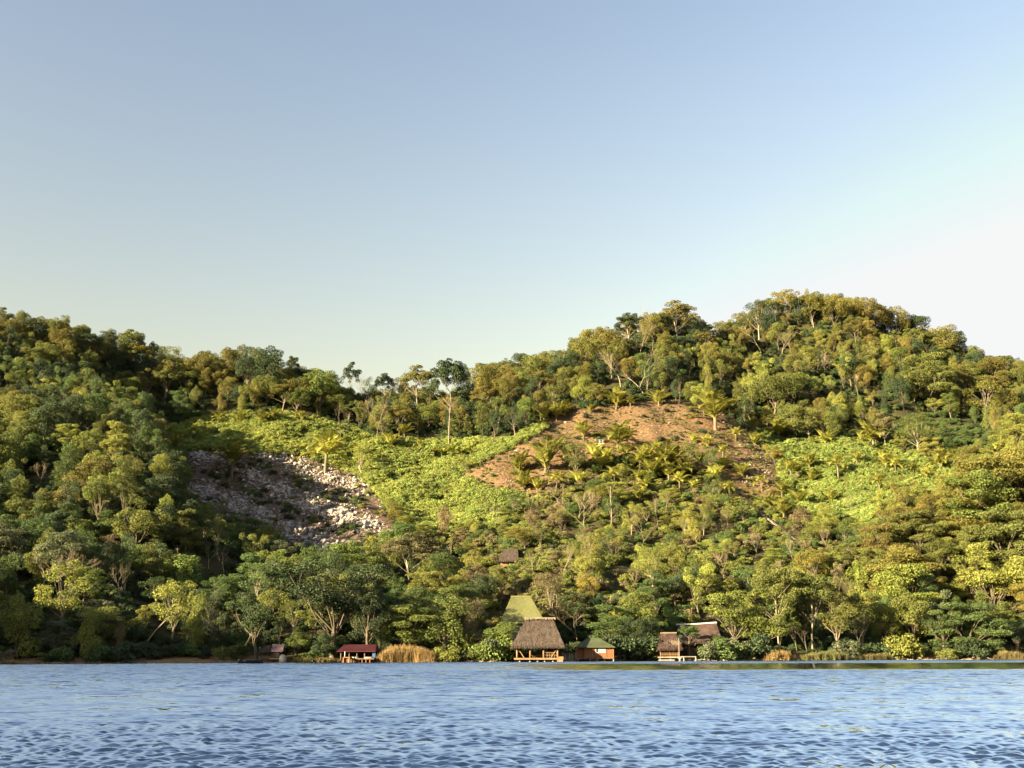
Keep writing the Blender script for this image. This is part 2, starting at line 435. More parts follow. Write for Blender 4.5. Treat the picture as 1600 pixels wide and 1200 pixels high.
def make_bare(seed, spread=.55, fine=True, pale=True):
    keep = np.random.default_rng(seed); mb = MB(); tw = MB()
    def grow(p, d, Ln, r, depth):
        n = 4; P = [p]; dd = d
        for i in range(n):
            dd = unit(dd + keep.normal(size=3) * .13 + np.array([0, 0, .05])); P.append(P[-1] + dd * Ln / n)
        P = np.array(P)
        (mb if depth < 4 else tw).tube(P, np.linspace(r, r*.62, n+1), 6 if depth < 2 else 4 if depth < 4 else 3, cap=False)
        if depth >= (6 if fine else 4): return
        m = 2 if depth < 1 else keep.integers(2, 4)
        for i in range(m):
            ax = unit(np.cross(dd, keep.normal(size=3))); ang = keep.uniform(.25, spread + .1)
            nd = unit(dd * math.cos(ang) + ax * math.sin(ang) + np.array([0, 0, .08]))
            grow(P[-1] if i < 2 else P[-2], nd, Ln * keep.uniform(.62, .88), r * .6, depth + 1)
    grow(np.array([0, 0, -.8]), np.array([keep.normal()*.06, keep.normal()*.06, 1.0]), 4.2, .17, 0)
    tm = mb.mesh('bare_trunk', M_PALE if pale else M_DRY, True); wm = tw.mesh('bare_crown', M_DRY)
    V = np.concatenate(mb.v + tw.v); return wm, tm, float(V[:, 2].max()), float(max(np.ptp(V[:, 0]), np.ptp(V[:, 1])))
BARE = [make_bare(11), make_bare(23, .65), make_bare(31, .5), make_bare(47, .6)]

def make_palm(seed, upright=.75, nf=17, th=2.6):
    k = np.random.default_rng(seed); c = MB(); t = MB()
    t.tube([[0,0,-1],[0,0,0],[.06,.03,th*.5],[.1,.05,th]], [.3,.27,.22,.24], 8)
    for i in range(nf):
        a = i * 2.399 + k.uniform(-.2, .2); q = i / nf
        el = 1.45 - q * (1.45 - .35) * (2 - upright) * .8 + k.uniform(-.08, .08); Lf = k.uniform(4.2, 5.6) * (1 if q > .1 else .85)
        out = np.array([math.cos(a), math.sin(a), 0]); n = 16; P = [np.array([.1, .05, th])]; e = el
        for s in range(n):
            e -= (.03 + .15 * (s / n) ** 2.2) * (1.25 - .4 * upright + q * .75)
            P.append(P[-1] + (out * math.cos(e) + np.array([0, 0, 1]) * math.sin(e)) * Lf / n)
        P = np.array(P); c.tube(P, np.linspace(.07, .015, n + 1), 4, lv=1.2, cap=False)
        tt = np.linspace(.16, .99, 34); ii = tt * n; j = np.minimum(ii.astype(int), n - 1); fr = (ii - j)[:, None]
        base = P[j] * (1 - fr) + P[j + 1] * fr; T = unit(P[j + 1] - P[j]); side = np.cross(T, [0, 0, 1.0]); side = unit(side); nrm = unit(np.cross(side, T))
        for sg in (-1, 1):
            ln = .95 * np.sin(np.clip(tt * 1.05 + .05, 0, 1) * math.pi) ** .55 + .12
            d = unit(side * sg + T * .75 - np.array([0, 0, .22]) + nrm * .15 + k.normal(size=(34, 3)) * .1)
            nn = unit(np.cross(d, T)) * sg
            c.leaves(base + d * ln[:, None] * .5, nn, ln, .2, k.uniform(.8, 1.2, 34), axis_=d, fold=.05)
    cm = c.mesh('palm_crown', M_PALM); tm = t.mesh('palm_trunk', M_BARK, True)
    V = np.concatenate(c.v); return cm, tm, float(V[:, 2].max()), float(np.ptp(V[:, 0]))
PALM = [make_palm(3, .95, 16, 1.6), make_palm(5, 1.25, 14, .7), make_palm(8, .8, 18, 2.6), make_palm(13, 1.5, 10, .6), make_palm(17, .5, 18, 4.2), make_palm(19, 1.1, 15, 3.2)]

def make_shrub(seed, kind=0):
    global rng
    keep = rng; rng = np.random.default_rng(seed); c = MB(); t = MB(); pts = []
    for i in range(11):
        a = i * 2.4; q = rng.uniform(.2, 1.5); pts.append((q*math.cos(a), q*math.sin(a), rng.uniform(.5, 2.2) * (1 - q * .22)))
    for p in pts:
        r = rng.uniform(.55, .95); clump(c, p, (r, r, r*(.8 if kind == 0 else .5)), int(105*r*r), .26, rng.uniform(.8, 1.2), .4)
    for p in pts[:5]: limb(t, (0, 0, -.3), (p[0]*.8, p[1]*.8, p[2]), .07, .02, k=4, n=4)
    V = np.concatenate(c.v); cm = c.mesh('shrub_foliage', M_LEAF); tm = t.mesh('shrub_stems', M_BARK)
    rng = keep
    return cm, tm, float(V[:, 2].max()), float(np.ptp(V[:, 0]))
SHRUB = [make_shrub(61), make_shrub(62), make_shrub(63, 1), make_shrub(64, 1)]

def make_crop(seed):
    k = np.random.default_rng(seed); c = MB()
    for st in range(3):
        bx, by = k.normal(size=2) * .5; r = k.uniform(.45, .75); hz = k.uniform(.55, 1.0)
        for q in range(3): c.tube([[bx, by, -.2], [bx + k.normal()*.2, by + k.normal()*.2, hz]], [.03, .015], 3, .8, cap=False)
        n = 62; d = unit(k.normal(size=(n, 3)) + np.array([0, 0, .5])); P = np.array([bx, by, hz]) + d * np.array([r, r, r * .75]) * k.uniform(.6, 1, n)[:, None]
        nn = unit(d * .6 + k.normal(size=(n, 3)) * .45 + np.array([0, 0, .3]))
        c.leaves(P, nn, k.uniform(.2, .38, n), k.uniform(.13, .22, n), k.uniform(.75, 1.25, n) * k.uniform(.85, 1.15))
    return c.mesh('crop_plant', M_CROP)
CROP = [make_crop(s) for s in (71, 72, 73, 74)]

def make_banana(seed):
    k = np.random.default_rng(seed); c = MB(); t = MB()
    t.tube([[0,0,-.4],[0,0,1],[.03,0,1.9]], [.16,.13,.09], 7)
    for i in range(9):
        a = i * 2.4 + k.uniform(-.3, .3); e = k.uniform(.6, 1.35); P = [np.array([.03, 0, 1.8])]; n = 8; Lf = k.uniform(1.8, 2.5)
        for s in range(n):
            e -= .06 + .16 * s / n; P.append(P[-1] + np.array([math.cos(a)*math.cos(e), math.sin(a)*math.cos(e), math.sin(e)]) * Lf / n)
        P = np.array(P); sd = np.array([-math.sin(a), math.cos(a), 0]); w = .34 * np.sin(np.linspace(.12, 1, n + 1) * math.pi) ** .6 + .01
        V = np.concatenate([P - sd * w[:, None] - [0, 0, .06], P, P + sd * w[:, None] - [0, 0, .06]])
        m = n + 1; c.add(V, [(i_, i_+1, m+i_+1, m+i_) for i_ in range(n)] + [(m+i_, m+i_+1, 2*m+i_+1, 2*m+i_) for i_ in range(n)], k.uniform(.85, 1.2))
    V = np.concatenate(c.v); return c.mesh('banana_leaves', M_CROP), t.mesh('banana_stem', M_BARK, True), float(V[:, 2].max()), float(np.ptp(V[:, 0]))
BANANA = [make_banana(81), make_banana(82)]

def make_rock(seed, flat=.7):
    import bmesh
    k = np.random.default_rng(seed); bm = bmesh.new(); bmesh.ops.create_icosphere(bm, subdivisions=3, radius=1)
    ws = [(unit(k.normal(size=3)), k.uniform(.3, .8)) for _ in range(12)]
    ph = k.uniform(0, 6, 6); fr = k.normal(size=(6, 3)) * 3
    for v in bm.verts:
        p = np.array(v.co)
        for nrm, d in ws:
            e = p @ nrm - d
            if e > 0: p = p - nrm * e * .85
        p = p * (1 + .06 * sum(math.sin(p @ fr[i] + ph[i]) for i in range(6)))
        v.co = p * [1, .85, flat]
    me = bpy.data.meshes.new('boulder'); bm.to_mesh(me); bm.free(); me.materials.append(M_ROCK); return me
ROCKS = [make_rock(s, f) for s, f in ((91, .7), (92, .9), (93, .55), (94, 1.1), (95, .75), (96, .6))]

def make_reed(seed, h=1.9, n=26):
    k = np.random.default_rng(seed); c = MB()
    for i in range(n):
        b = np.array([k.normal()*.28, k.normal()*.28, -.3]); d = unit(np.array([k.normal()*.13, k.normal()*.13, 1])); hh = h * k.uniform(.6, 1.1)
        P = [b, b + d*hh*.5, b + d*hh + [k.normal()*.12, k.normal()*.12, 0]]
        c.tube(P, [.022, .018, .008], 3, k.uniform(.7, 1.3), cap=False)
        nn = unit(k.normal(size=(3, 3))); ax = unit(d + k.normal(size=(3, 3)) * .35)
        c.leaves(b + d * hh * k.uniform(.3, .95, 3)[:, None], nn, .6, .06, k.uniform(.7, 1.3, 3), axis_=ax)
    return c
def stick_mesh(seed):
    k = np.random.default_rng(seed); c = MB()
    for i in range(3):
        a = k.uniform(0, 6.28); l = k.uniform(.4, 1.3); p = np.array([k.normal()*.5, k.normal()*.5, .06])
        d = np.array([math.cos(a), math.sin(a), k.uniform(0, .35)]); c.tube([p - d*l*.5, p, p + d*l*.5], [.05, .04, .02], 4)
    return c.mesh('dry_stick', M_PALE)
STICKS = [stick_mesh(s) for s in (1, 2, 3)]

# ------------------------------------------------------------------ one object that carries uncountable copies
def scatter(name, P, rz, sc, idx, tint, meshes, tilt=None):
    me = bpy.data.meshes.new(name); me.from_pydata(np.asarray(P).tolist(), [], [])
    def put(n, t, d, key='value'):
        a = me.attributes.new(n, t, 'POINT'); a.data.foreach_set(key, np.ascontiguousarray(d, dtype=np.int32 if t == 'INT' else np.float32).ravel())
    sc = np.asarray(sc, float); sc = np.repeat(sc[:, None], 3, 1) if sc.ndim == 1 else sc
    n = len(P); rot = np.zeros((n, 3)); rot[:, 2] = rz
    if tilt is not None: rot[:, :2] = tilt
    put('rot', 'FLOAT_VECTOR', rot, 'vector'); put('sca', 'FLOAT_VECTOR', sc, 'vector'); put('idx', 'INT', idx)
    put('tint', 'FLOAT_COLOR', np.c_[tint, np.ones(n)], 'color')
    o = link(name, me)
    col = bpy.data.collections.new(name + '_sources')
    for i, m in enumerate(meshes):
        col.objects.link(bpy.data.objects.new(f'{name}_source_{i:02d}', m))
    ng = bpy.data.node_groups.new(name + '_copies', 'GeometryNodeTree')
    ng.interface.new_socket('Geometry', in_out='INPUT', socket_type='NodeSocketGeometry')
    ng.interface.new_socket('Geometry', in_out='OUTPUT', socket_type='NodeSocketGeometry')
    gi = ng.nodes.new('NodeGroupInput'); go = ng.nodes.new('NodeGroupOutput')
    ci = ng.nodes.new('GeometryNodeCollectionInfo'); ci.inputs['Collection'].default_value = col
    ci.inputs['Separate Children'].default_value = True; ci.inputs['Reset Children'].default_value = True
    ip = ng.nodes.new('GeometryNodeInstanceOnPoints'); ip.inputs['Pick Instance'].default_value = True
    def att(nm, t):
        a = ng.nodes.new('GeometryNodeInputNamedAttribute'); a.data_type = t; a.inputs['Name'].default_value = nm
        return [s for s in a.outputs if s.enabled and s.name == 'Attribute'][0]
    ng.links.new(gi.outputs[0], ip.inputs['Points']); ng.links.new(ci.outputs[0], ip.inputs['Instance'])
    ng.links.new(att('idx', 'INT'), ip.inputs['Instance Index']); ng.links.new(att('sca', 'FLOAT_VECTOR'), ip.inputs['Scale'])
    e2r = ng.nodes.new('FunctionNodeEulerToRotation'); ng.links.new(att('rot', 'FLOAT_VECTOR'), e2r.inputs[0]); ng.links.new(e2r.outputs[0], ip.inputs['Rotation'])
    ng.links.new(ip.outputs[0], go.inputs[0])
    md = o.modifiers.new('copies', 'NODES'); md.node_group = ng
    tag(o, kind='stuff'); return o

def join_meshes(name, ms):
    """crown + trunk as one mesh for the far forest"""
    V, Fc, lv, mi, mats = [], [], [], [], []
    n = 0
    for m in ms:
        v = np.empty(len(m.vertices) * 3); m.vertices.foreach_get('co', v); V.append(v.reshape(-1, 3))
        a = np.empty(len(m.vertices), np.float32); m.attributes['lv'].data.foreach_get('value', a); lv.append(a)
        Fc += [[i + n for i in p.vertices] for p in m.polygons]; mi += [len(mats)] * len(m.polygons); n += len(m.vertices); mats.append(m.materials[0])
    me = bpy.data.meshes.new(name); me.from_pydata(np.concatenate(V).tolist(), [], Fc)
    a = me.attributes.new('lv', 'FLOAT', 'POINT'); a.data.foreach_set('value', np.concatenate(lv))
    for m in mats: me.materials.append(m)
    me.polygons.foreach_set('material_index', mi); return me

# ------------------------------------------------------------------ the ground sheet
def build_ground():
    ny, nx = GZ.shape
    V = np.stack([GX, GY, GZ], -1).reshape(-1, 3)
    i = np.arange(ny * nx).reshape(ny, nx)
    Fq = np.stack([i[:-1, :-1], i[:-1, 1:], i[1:, 1:], i[1:, :-1]], -1).reshape(-1, 4)
    me = bpy.data.meshes.new('hill_terrain'); me.from_pydata(V.tolist(), [], Fq.tolist())
    d = V - CAM; w = np.maximum(d @ _f, 1); pu = 800 + F * (d @ _x) / w; pv = 600 - F * (d @ _u) / w
    near = (V[:, 1] > 190) & (V[:, 1] < 425)
    def put(n, val):
        a = me.attributes.new(n, 'FLOAT', 'POINT'); a.data.foreach_set('value', val.astype(np.float32))
    soft = lambda polys: np.mean([np.any([inside(p, pu + dx, pv + dy) for p in polys], axis=0) for dx, dy in ((0,0),(5,0),(-5,0),(0,4),(0,-4))], axis=0) * near
    put('soil', soft([KNOLL])); put('scree', soft([ROCKY])); put('field', soft([MIDCROP, STRIP, RCROP]))
    put('bank', np.clip(1.3 - np.abs(V[:, 2] - .4) / .9, 0, 1))
    me.polygons.foreach_set('use_smooth', [True] * len(me.polygons))
    me.materials.append(ground_material()); me.update()
    tag(link('terrain', me), 'wooded hillside ground rising behind the lake', kind='structure')
build_ground()

# ------------------------------------------------------------------ the lake
def build_water():
    k = np.random.default_rng(5)
    rows = np.exp(np.linspace(math.log(11), math.log(262), 940)); ang = np.linspace(-.74, .74, 1160)
    X = rows[:, None] * np.tan(ang)[None]; Y = np.repeat(rows[:, None], len(ang), 1); Z = np.zeros_like(X)
    dx = rows * (ang[1] - ang[0]) * 1.1; dy = np.gradient(rows); res = np.maximum(dx, dy)
    wind = R_(-72)
    patch = 1 + .35 * np.sin(X * .09 + Y * .05) * np.sin(Y * .07 - X * .03 + 1) + .25 * np.sin(X * .23 - Y * .11)
    for lam, amp, n in ((2.4, .0085, 8), (1.3, .006, 14), (.66, .0042, 22), (.4, .0048, 36), (.26, .0044, 40), (.17, .0032, 38), (.12, .002, 26)):
        for j in range(n):
            l = lam * k.uniform(.75, 1.3); a = wind + k.normal() * (.5 if lam > .7 else .75); ph = k.uniform(0, 6.28); kk = 6.283 / l
            fade = np.clip((l / res - 2.2) / 2.0, 0, 1)[:, None]
            if fade.max() <= 0: continue
            s = np.sin(kk * (X * math.cos(a) + Y * math.sin(a)) + ph)
            Z += amp * .42 * fade * (s + .18 * (1 - s * s))* (patch if l < 1.3 else 1)
    for yc, x0, x1, A in ((84, -45, 140, .055), (66, -60, -5, .05), (40, 0, 30, .03)):      # passing wakes
        Z += A * np.exp(-((Y - yc - 1.2 * np.sin(X * .05)) / 1.1) ** 2) * np.clip((X - x0) / 12, 0, 1) * np.clip((x1 - X) / 12, 0, 1) * (.45 + .55 * np.sin(X * .7 + np.sin(X * .23) * 2))
    ny, nx = X.shape; i = np.arange(ny * nx).reshape(ny, nx)
    Fq = np.stack([i[:-1, :-1], i[:-1, 1:], i[1:, 1:], i[1:, :-1]], -1).reshape(-1, 4)
    V = np.stack([X, Y, Z], -1).reshape(-1, 3)
    # the rest of the lake out to the horizon, lying just under the rippled part
    e = 4000; W = np.array([(-e, -e, -.22), (e, -e, -.22), (e, 900, -.22), (-e, 900, -.22)], float)
    me = bpy.data.meshes.new('lake_surface'); me.from_pydata(np.r_[V, W].tolist(), [], Fq.tolist() + [[len(V) + q for q in range(4)]])
    me.polygons.foreach_set('use_smooth', [True] * len(me.polygons))
    m, nt, out = mat('lake_water')
    geo = nt.nodes.new('ShaderNodeNewGeometry')
    def scaled(s):
        mp = nt.nodes.new('ShaderNodeMapping'); mp.inputs['Scale'].default_value = s; L(nt, geo.outputs['Position'], mp.inputs[0]); return mp.outputs[0]
    # ripples too fine for the mesh: a random slope per place, calmer in some bands
    n1 = noise(nt, 1.0, 3, vec=scaled((2.2, 5.0, 1))); n2 = noise(nt, 1.0, 2, vec=scaled((.55, 1.3, 1)))
    def sub(a):
        q = N(nt, 'ShaderNodeVectorMath', operation='SUBTRACT'); L(nt, a, q.inputs[0]); q.inputs[1].default_value = (.5, .5, .5); return q.outputs[0]
    ad = N(nt, 'ShaderNodeVectorMath', operation='ADD'); L(nt, sub(n1.outputs['Color']), ad.inputs[0]); L(nt, sub(n2.outputs['Color']), ad.inputs[1])
    n3 = noise(nt, 1.0, 3, vec=scaled((.42, .2, 1)))          # gusts: patches several metres across
    gs = N(nt, 'ShaderNodeMapRange'); L(nt, n3.outputs[0], gs.inputs[0]); gs.inputs[1].default_value = .3; gs.inputs[2].default_value = .7; gs.inputs[3].default_value = .82; gs.inputs[4].default_value = 1.75
    sp = nt.nodes.new('ShaderNodeSeparateXYZ'); L(nt, geo.outputs['Position'], sp.inputs[0])
    dist = N(nt, 'ShaderNodeMapRange', interpolation_type='SMOOTHSTEP'); L(nt, sp.outputs['Y'], dist.inputs[0])
    dist.inputs[1].default_value = 18; dist.inputs[2].default_value = 90; dist.inputs[3].default_value = .3; dist.inputs[4].default_value = .8
    # calm water: a long slick off the right bank
    sx = N(nt, 'ShaderNodeMapRange', interpolation_type='SMOOTHSTEP'); L(nt, sp.outputs['X'], sx.inputs[0]); sx.inputs[1].default_value = -25; sx.inputs[2].default_value = 25
    wob = noise(nt, .02, 2, vec=scaled((1, .3, 1)))
    yy = N(nt, 'ShaderNodeMath', operation='MULTIPLY_ADD'); L(nt, wob.outputs[0], yy.inputs[0]); yy.inputs[1].default_value = 22; L(nt, sp.outputs['Y'], yy.inputs[2])
    lo = N(nt, 'ShaderNodeMapRange', interpolation_type='SMOOTHSTEP'); L(nt, yy.outputs[0], lo.inputs[0]); lo.inputs[1].default_value = 112; lo.inputs[2].default_value = 126
    hi = N(nt, 'ShaderNodeMapRange', interpolation_type='SMOOTHSTEP'); L(nt, yy.outputs[0], hi.inputs[0]); hi.inputs[1].default_value = 170; hi.inputs[2].default_value = 186; hi.inputs[3].default_value = 1; hi.inputs[4].default_value = 0
    c1 = N(nt, 'ShaderNodeMath', operation='MULTIPLY'); L(nt, lo.outputs[0], c1.inputs[0]); L(nt, hi.outputs[0], c1.inputs[1])
    c2 = N(nt, 'ShaderNodeMath', operation='MULTIPLY'); L(nt, c1.outputs[0], c2.inputs[0]); L(nt, sx.outputs[0], c2.inputs[1])
    cal = N(nt, 'ShaderNodeMapRange'); L(nt, c2.outputs[0], cal.inputs[0]); cal.inputs[3].default_value = 1; cal.inputs[4].default_value = .06
    amp = N(nt, 'ShaderNodeMath', operation='MULTIPLY'); L(nt, dist.outputs[0], amp.inputs[0]); L(nt, cal.outputs[0], amp.inputs[1])
    sc = N(nt, 'ShaderNodeVectorMath', operation='SCALE'); L(nt, ad.outputs[0], sc.inputs[0]); L(nt, amp.outputs[0], sc.inputs['Scale'])
    fl = N(nt, 'ShaderNodeVectorMath', operation='MULTIPLY'); L(nt, sc.outputs[0], fl.inputs[0]); fl.inputs[1].default_value = (1, 1, 0)
    # normals tilted towards the near side so ripples mirror bright sky, not the hill
    far = N(nt, 'ShaderNodeMapRange'); L(nt, sp.outputs['Y'], far.inputs[0]); far.inputs[1].default_value = 20; far.inputs[2].default_value = 110; far.inputs[3].default_value = -.145; far.inputs[4].default_value = -.25
    le = N(nt, 'ShaderNodeMath', operation='MULTIPLY'); L(nt, far.outputs[0], le.inputs[1])
    gm_ = N(nt, 'ShaderNodeMath', operation='MULTIPLY'); L(nt, cal.outputs[0], gm_.inputs[0]); L(nt, gs.outputs[0], gm_.inputs[1]); L(nt, gm_.outputs[0], le.inputs[0])
    cx = nt.nodes.new('ShaderNodeCombineXYZ'); L(nt, le.outputs[0], cx.inputs[1])
    a3 = N(nt, 'ShaderNodeVectorMath', operation='ADD'); L(nt, fl.outputs[0], a3.inputs[0]); L(nt, cx.outputs[0], a3.inputs[1])
    a2 = N(nt, 'ShaderNodeVectorMath', operation='ADD'); L(nt, a3.outputs[0], a2.inputs[0]); L(nt, geo.outputs['Normal'], a2.inputs[1])
    no = N(nt, 'ShaderNodeVectorMath', operation='NORMALIZE'); L(nt, a2.outputs[0], no.inputs[0])
    # reflectance by the angle at which a ripple is seen: mirror-like at a glance, deep blue where it faces the eye
    dt = N(nt, 'ShaderNodeVectorMath', operation='DOT_PRODUCT'); L(nt, no.outputs[0], dt.inputs[0]); L(nt, geo.outputs['Incoming'], dt.inputs[1])
    fr = N(nt, 'ShaderNodeMapRange', interpolation_type='SMOOTHSTEP'); L(nt, dt.outputs['Value'], fr.inputs[0])
    fr.inputs[1].default_value = .33; fr.inputs[2].default_value = .47; fr.inputs[3].default_value = .97; fr.inputs[4].default_value = .08
    b = N(nt, 'ShaderNodeBsdfDiffuse'); b.inputs['Color'].default_value = (.018, .036, .088, 1)
    g = N(nt, 'ShaderNodeBsdfGlossy', Roughness=.07, Color=(.87, .94, 1, 1)); L(nt, no.outputs[0], g.inputs['Normal'])
    mx = nt.nodes.new('ShaderNodeMixShader'); L(nt, fr.outputs[0], mx.inputs[0]); L(nt, b.outputs[0], mx.inputs[1]); L(nt, g.outputs[0], mx.inputs[2]); L(nt, mx.outputs[0], out.inputs[0])
    me.materials.append(m); me.update()
    tag(link('water', me), 'rippled blue lake water in front of the wooded bank', kind='structure')
build_water()

# ------------------------------------------------------------------ buildings
M_THATCH = simple('thatch', (.06, .045, .037), (.125, .1, .084), 5, (1, 1, .5), .95, .5, .05)
M_THATCH_PALE = simple('pale_thatch', (.17, .135, .095), (.26, .21, .15), 5, (1, 1, .5), .95, .5, .05)
M_THATCH_RED = simple('brown_thatch', (.06, .038, .034), (.12, .082, .072), 5, (1, 1, .5), .95, .5, .05)
M_WOOD = simple('warm_timber', (.17, .1, .052), (.3, .19, .1), 3, (1, 1, .25), .7)
M_WOOD_DK = simple('dark_timber', (.1, .06, .04), (.22, .14, .09), 3, (1, 1, .25), .8)
M_WOOD_GREY = simple('grey_timber', (.2, .165, .13), (.34, .29, .24), 3, (1, 1, .25), .8)
M_ORANGE = simple('orange_boards', (.16, .062, .028), (.24, .1, .048), 2.5, (1, 1, .2), .7)
M_GREENROOF = simple('olive_roof_sheet', (.115, .12, .045), (.165, .168, .066), 1.5, (1, 1, .3), .75)
M_GREENDK = simple('green_roof_sheet', (.05, .058, .03), (.085, .095, .05), 2, (1, 1, .3), .75)
M_GREYWALL = simple('grey_render', (.24, .23, .22), (.34, .33, .31), 2)
M_REDROOF = simple('red_roof_sheet', (.038, .011, .015), (.065, .018, .024), 2, (1, 1, .4), .55)
M_BLUE = simple('blue_paint', (.03, .09, .2), (.05, .13, .26), 2, rough=.5)
M_TIN = simple('rusty_tin', (.13, .08, .09), (.22, .15, .16), 4, (1, 1, .3), .6)
M_WHITE = simple('white_paint', (.45, .43, .4), (.56, .54, .51), 3, rough=.5, bump=.05)
M_DARK = simple('dark_boards', (.03, .022, .018), (.06, .045, .035), 3)
M_NAVY = simple('navy_hull', (.012, .02, .05), (.03, .04, .08), 3, rough=.4)
M_STONE = simple('pale_stone', (.24, .22, .19), (.38, .35, .3), 3)
def glass_material():
    m, nt, out = mat('window_glass'); b = N(nt, 'ShaderNodeBsdfPrincipled', Roughness=.05); b.inputs['Base Color'].default_value = (.05, .06, .07, 1)
    L(nt, b.outputs[0], out.inputs[0]); return m
M_GLASS = glass_material()

def hip(mb, e0, e1, r0, r1, thick=.22, straw=0, rough_=.16, seed=0):
    """e0,e1: opposite eave corners (same z); r0,r1: ridge ends; optional thatch blades over it"""
    k = np.random.default_rng(seed)
    z = e0[2]; A, B, C, D = [np.array(q, float) for q in ((e0[0], e0[1], z), (e1[0], e0[1], z), (e1[0], e1[1], z), (e0[0], e1[1], z))]
    r0, r1 = np.array(r0, float), np.array(r1, float); dn = np.array([0, 0, -thick])
    mb.add([A, B, C, D, r0, r1, A+dn, B+dn, C+dn, D+dn], [(0,1,5,4), (2,3,4,5), (1,2,5), (3,0,4), (0,6,7,1), (1,7,8,2), (2,8,9,3), (3,9,6,0), (9,8,7,6)])
    if straw:
        for q in ((A, B, r1, r0), (C, D, r0, r1), (B, C, r1, r1), (D, A, r0, r0)):
            nn = unit(np.cross(q[1] - q[0], q[3] - q[0]) if np.linalg.norm(q[2] - q[3]) > .1 else np.cross(q[1] - q[0], q[2] - q[0]))
            s = k.random(straw); t = k.random(straw) ** 1.2; t[: straw // 4] = k.uniform(-.02, .03, straw // 4)
            lo = q[0] + (q[1] - q[0]) * s[:, None]; hi_ = q[3] + (q[2] - q[3]) * s[:, None]
            P = lo + (hi_ - lo) * t[:, None] + nn * k.uniform(.0, .05, straw)[:, None]
            d = unit(lo - hi_ + k.normal(size=(straw, 3)) * .5 + np.array([0, 0, -.3]))
            ln = k.uniform(.35, .8, straw); ln[: straw // 4] = k.uniform(.3, 1.15, straw // 4)
            mb.leaves(P, unit(nn + k.normal(size=(straw, 3)) * .3), ln, k.uniform(.05, .13, straw), 1.0, axis_=d, fold=.02)

def posts(parent, xs, y, z0, z1, r, m, name='post'):
    for x in xs:
        mb = MB(); mb.tube([(x, y, z0), (x, y, z1)], r, 8); part(name, mb, m, parent, True)

def X(u, v, Y): return at(u, v, Y)[0]
def Zz(v, Y, u=840): return at(u, v, Y)[2]

def pavilion():
    Y0 = 198.0; c = at(841, 1030, Y0); t = thing('thatched_pavilion', 'open-sided pavilion with tall steep thatched roof standing on posts over the water', 'pavilion', (c[0], Y0, 0))
    x = lambda u, Y=Y0: X(u, 1010, Y) - c[0]
    ze, zr, zd = Zz(1010, Y0), Zz(967.5, Y0 + 4.3), Zz(1028.3, Y0)
    rf = MB(); hip(rf, (x(799), -.7, ze), (x(882), 9.2, ze), (x(823), 4.3, zr), (x(866), 4.3, zr), .35, 2600, seed=1); o = part('roof', rf, M_THATCH, t)
    rc = MB(); 
    for q in range(30):
        s = q / 29; rc.leaves(np.array([[x(821) + (x(868) - x(821)) * s, 4.3 + d, zr + .1] for d in (-.3, 0, .3)]), np.array([[0, -.6, .8], [0, 0, 1], [0, .6, .8]]), .9, .5, 1)
    rc.tube([(x(820), 4.3, zr + .02), (x(843), 4.3, zr + .09), (x(869), 4.3, zr + .02)], .26, 8); part('ridge_cap', rc, M_THATCH_PALE, o)
    dk = MB(); dk.box((x(804), -.1, zd - .3), (x(877), 8.4, zd)); dk.box((x(803), -.25, zd - .26), (x(873), -.1, zd + .03)); part('deck', dk, M_WOOD, t)
    for u in (808, 828.5, 849.5, 871.5):
        for yy in (.15, 8.1): posts(t, [x(u)], yy, zd, ze + .25, .17, M_WOOD)
    for u in (812, 828, 840, 851, 864, 876):
        for yy in (.3, 4, 8): posts(t, [x(u)], yy, -2.4, zd - .3, .16, M_WOOD_GREY, 'stilt')
    for a, b in ((809, 819), (871, 861)):
        mb = MB(); mb.tube([(x(a), .15, ze - .25), (x(b), .15, zd + .05)], .09, 6); part('brace', mb, M_WOOD, t)
    for yy, (a, b) in ((8.1, (808, 871)), (.2, (851, 870)), (4.2, (830, 846))):
        mb = MB()
        for h in ((.5, .95) if yy != 4.2 else (.45,)): mb.tube([(x(a), yy, zd + h), (x(b), yy, zd + h)], .05, 5)
        for q in np.linspace(x(a), x(b), 6): mb.tube([(q, yy, zd), (q, yy, zd + (.95 if yy != 4.2 else .45))], .04, 5)
        part('railing', mb, M_WOOD, t)
    st = MB(); st.box((x(872), -.3, .05), (x(880), 1.4, zd + .25)); st.box((x(870), -.9, -.1), (x(879), -.3, zd - .2)); part('steps', st, M_WOOD, t)
pavilion()

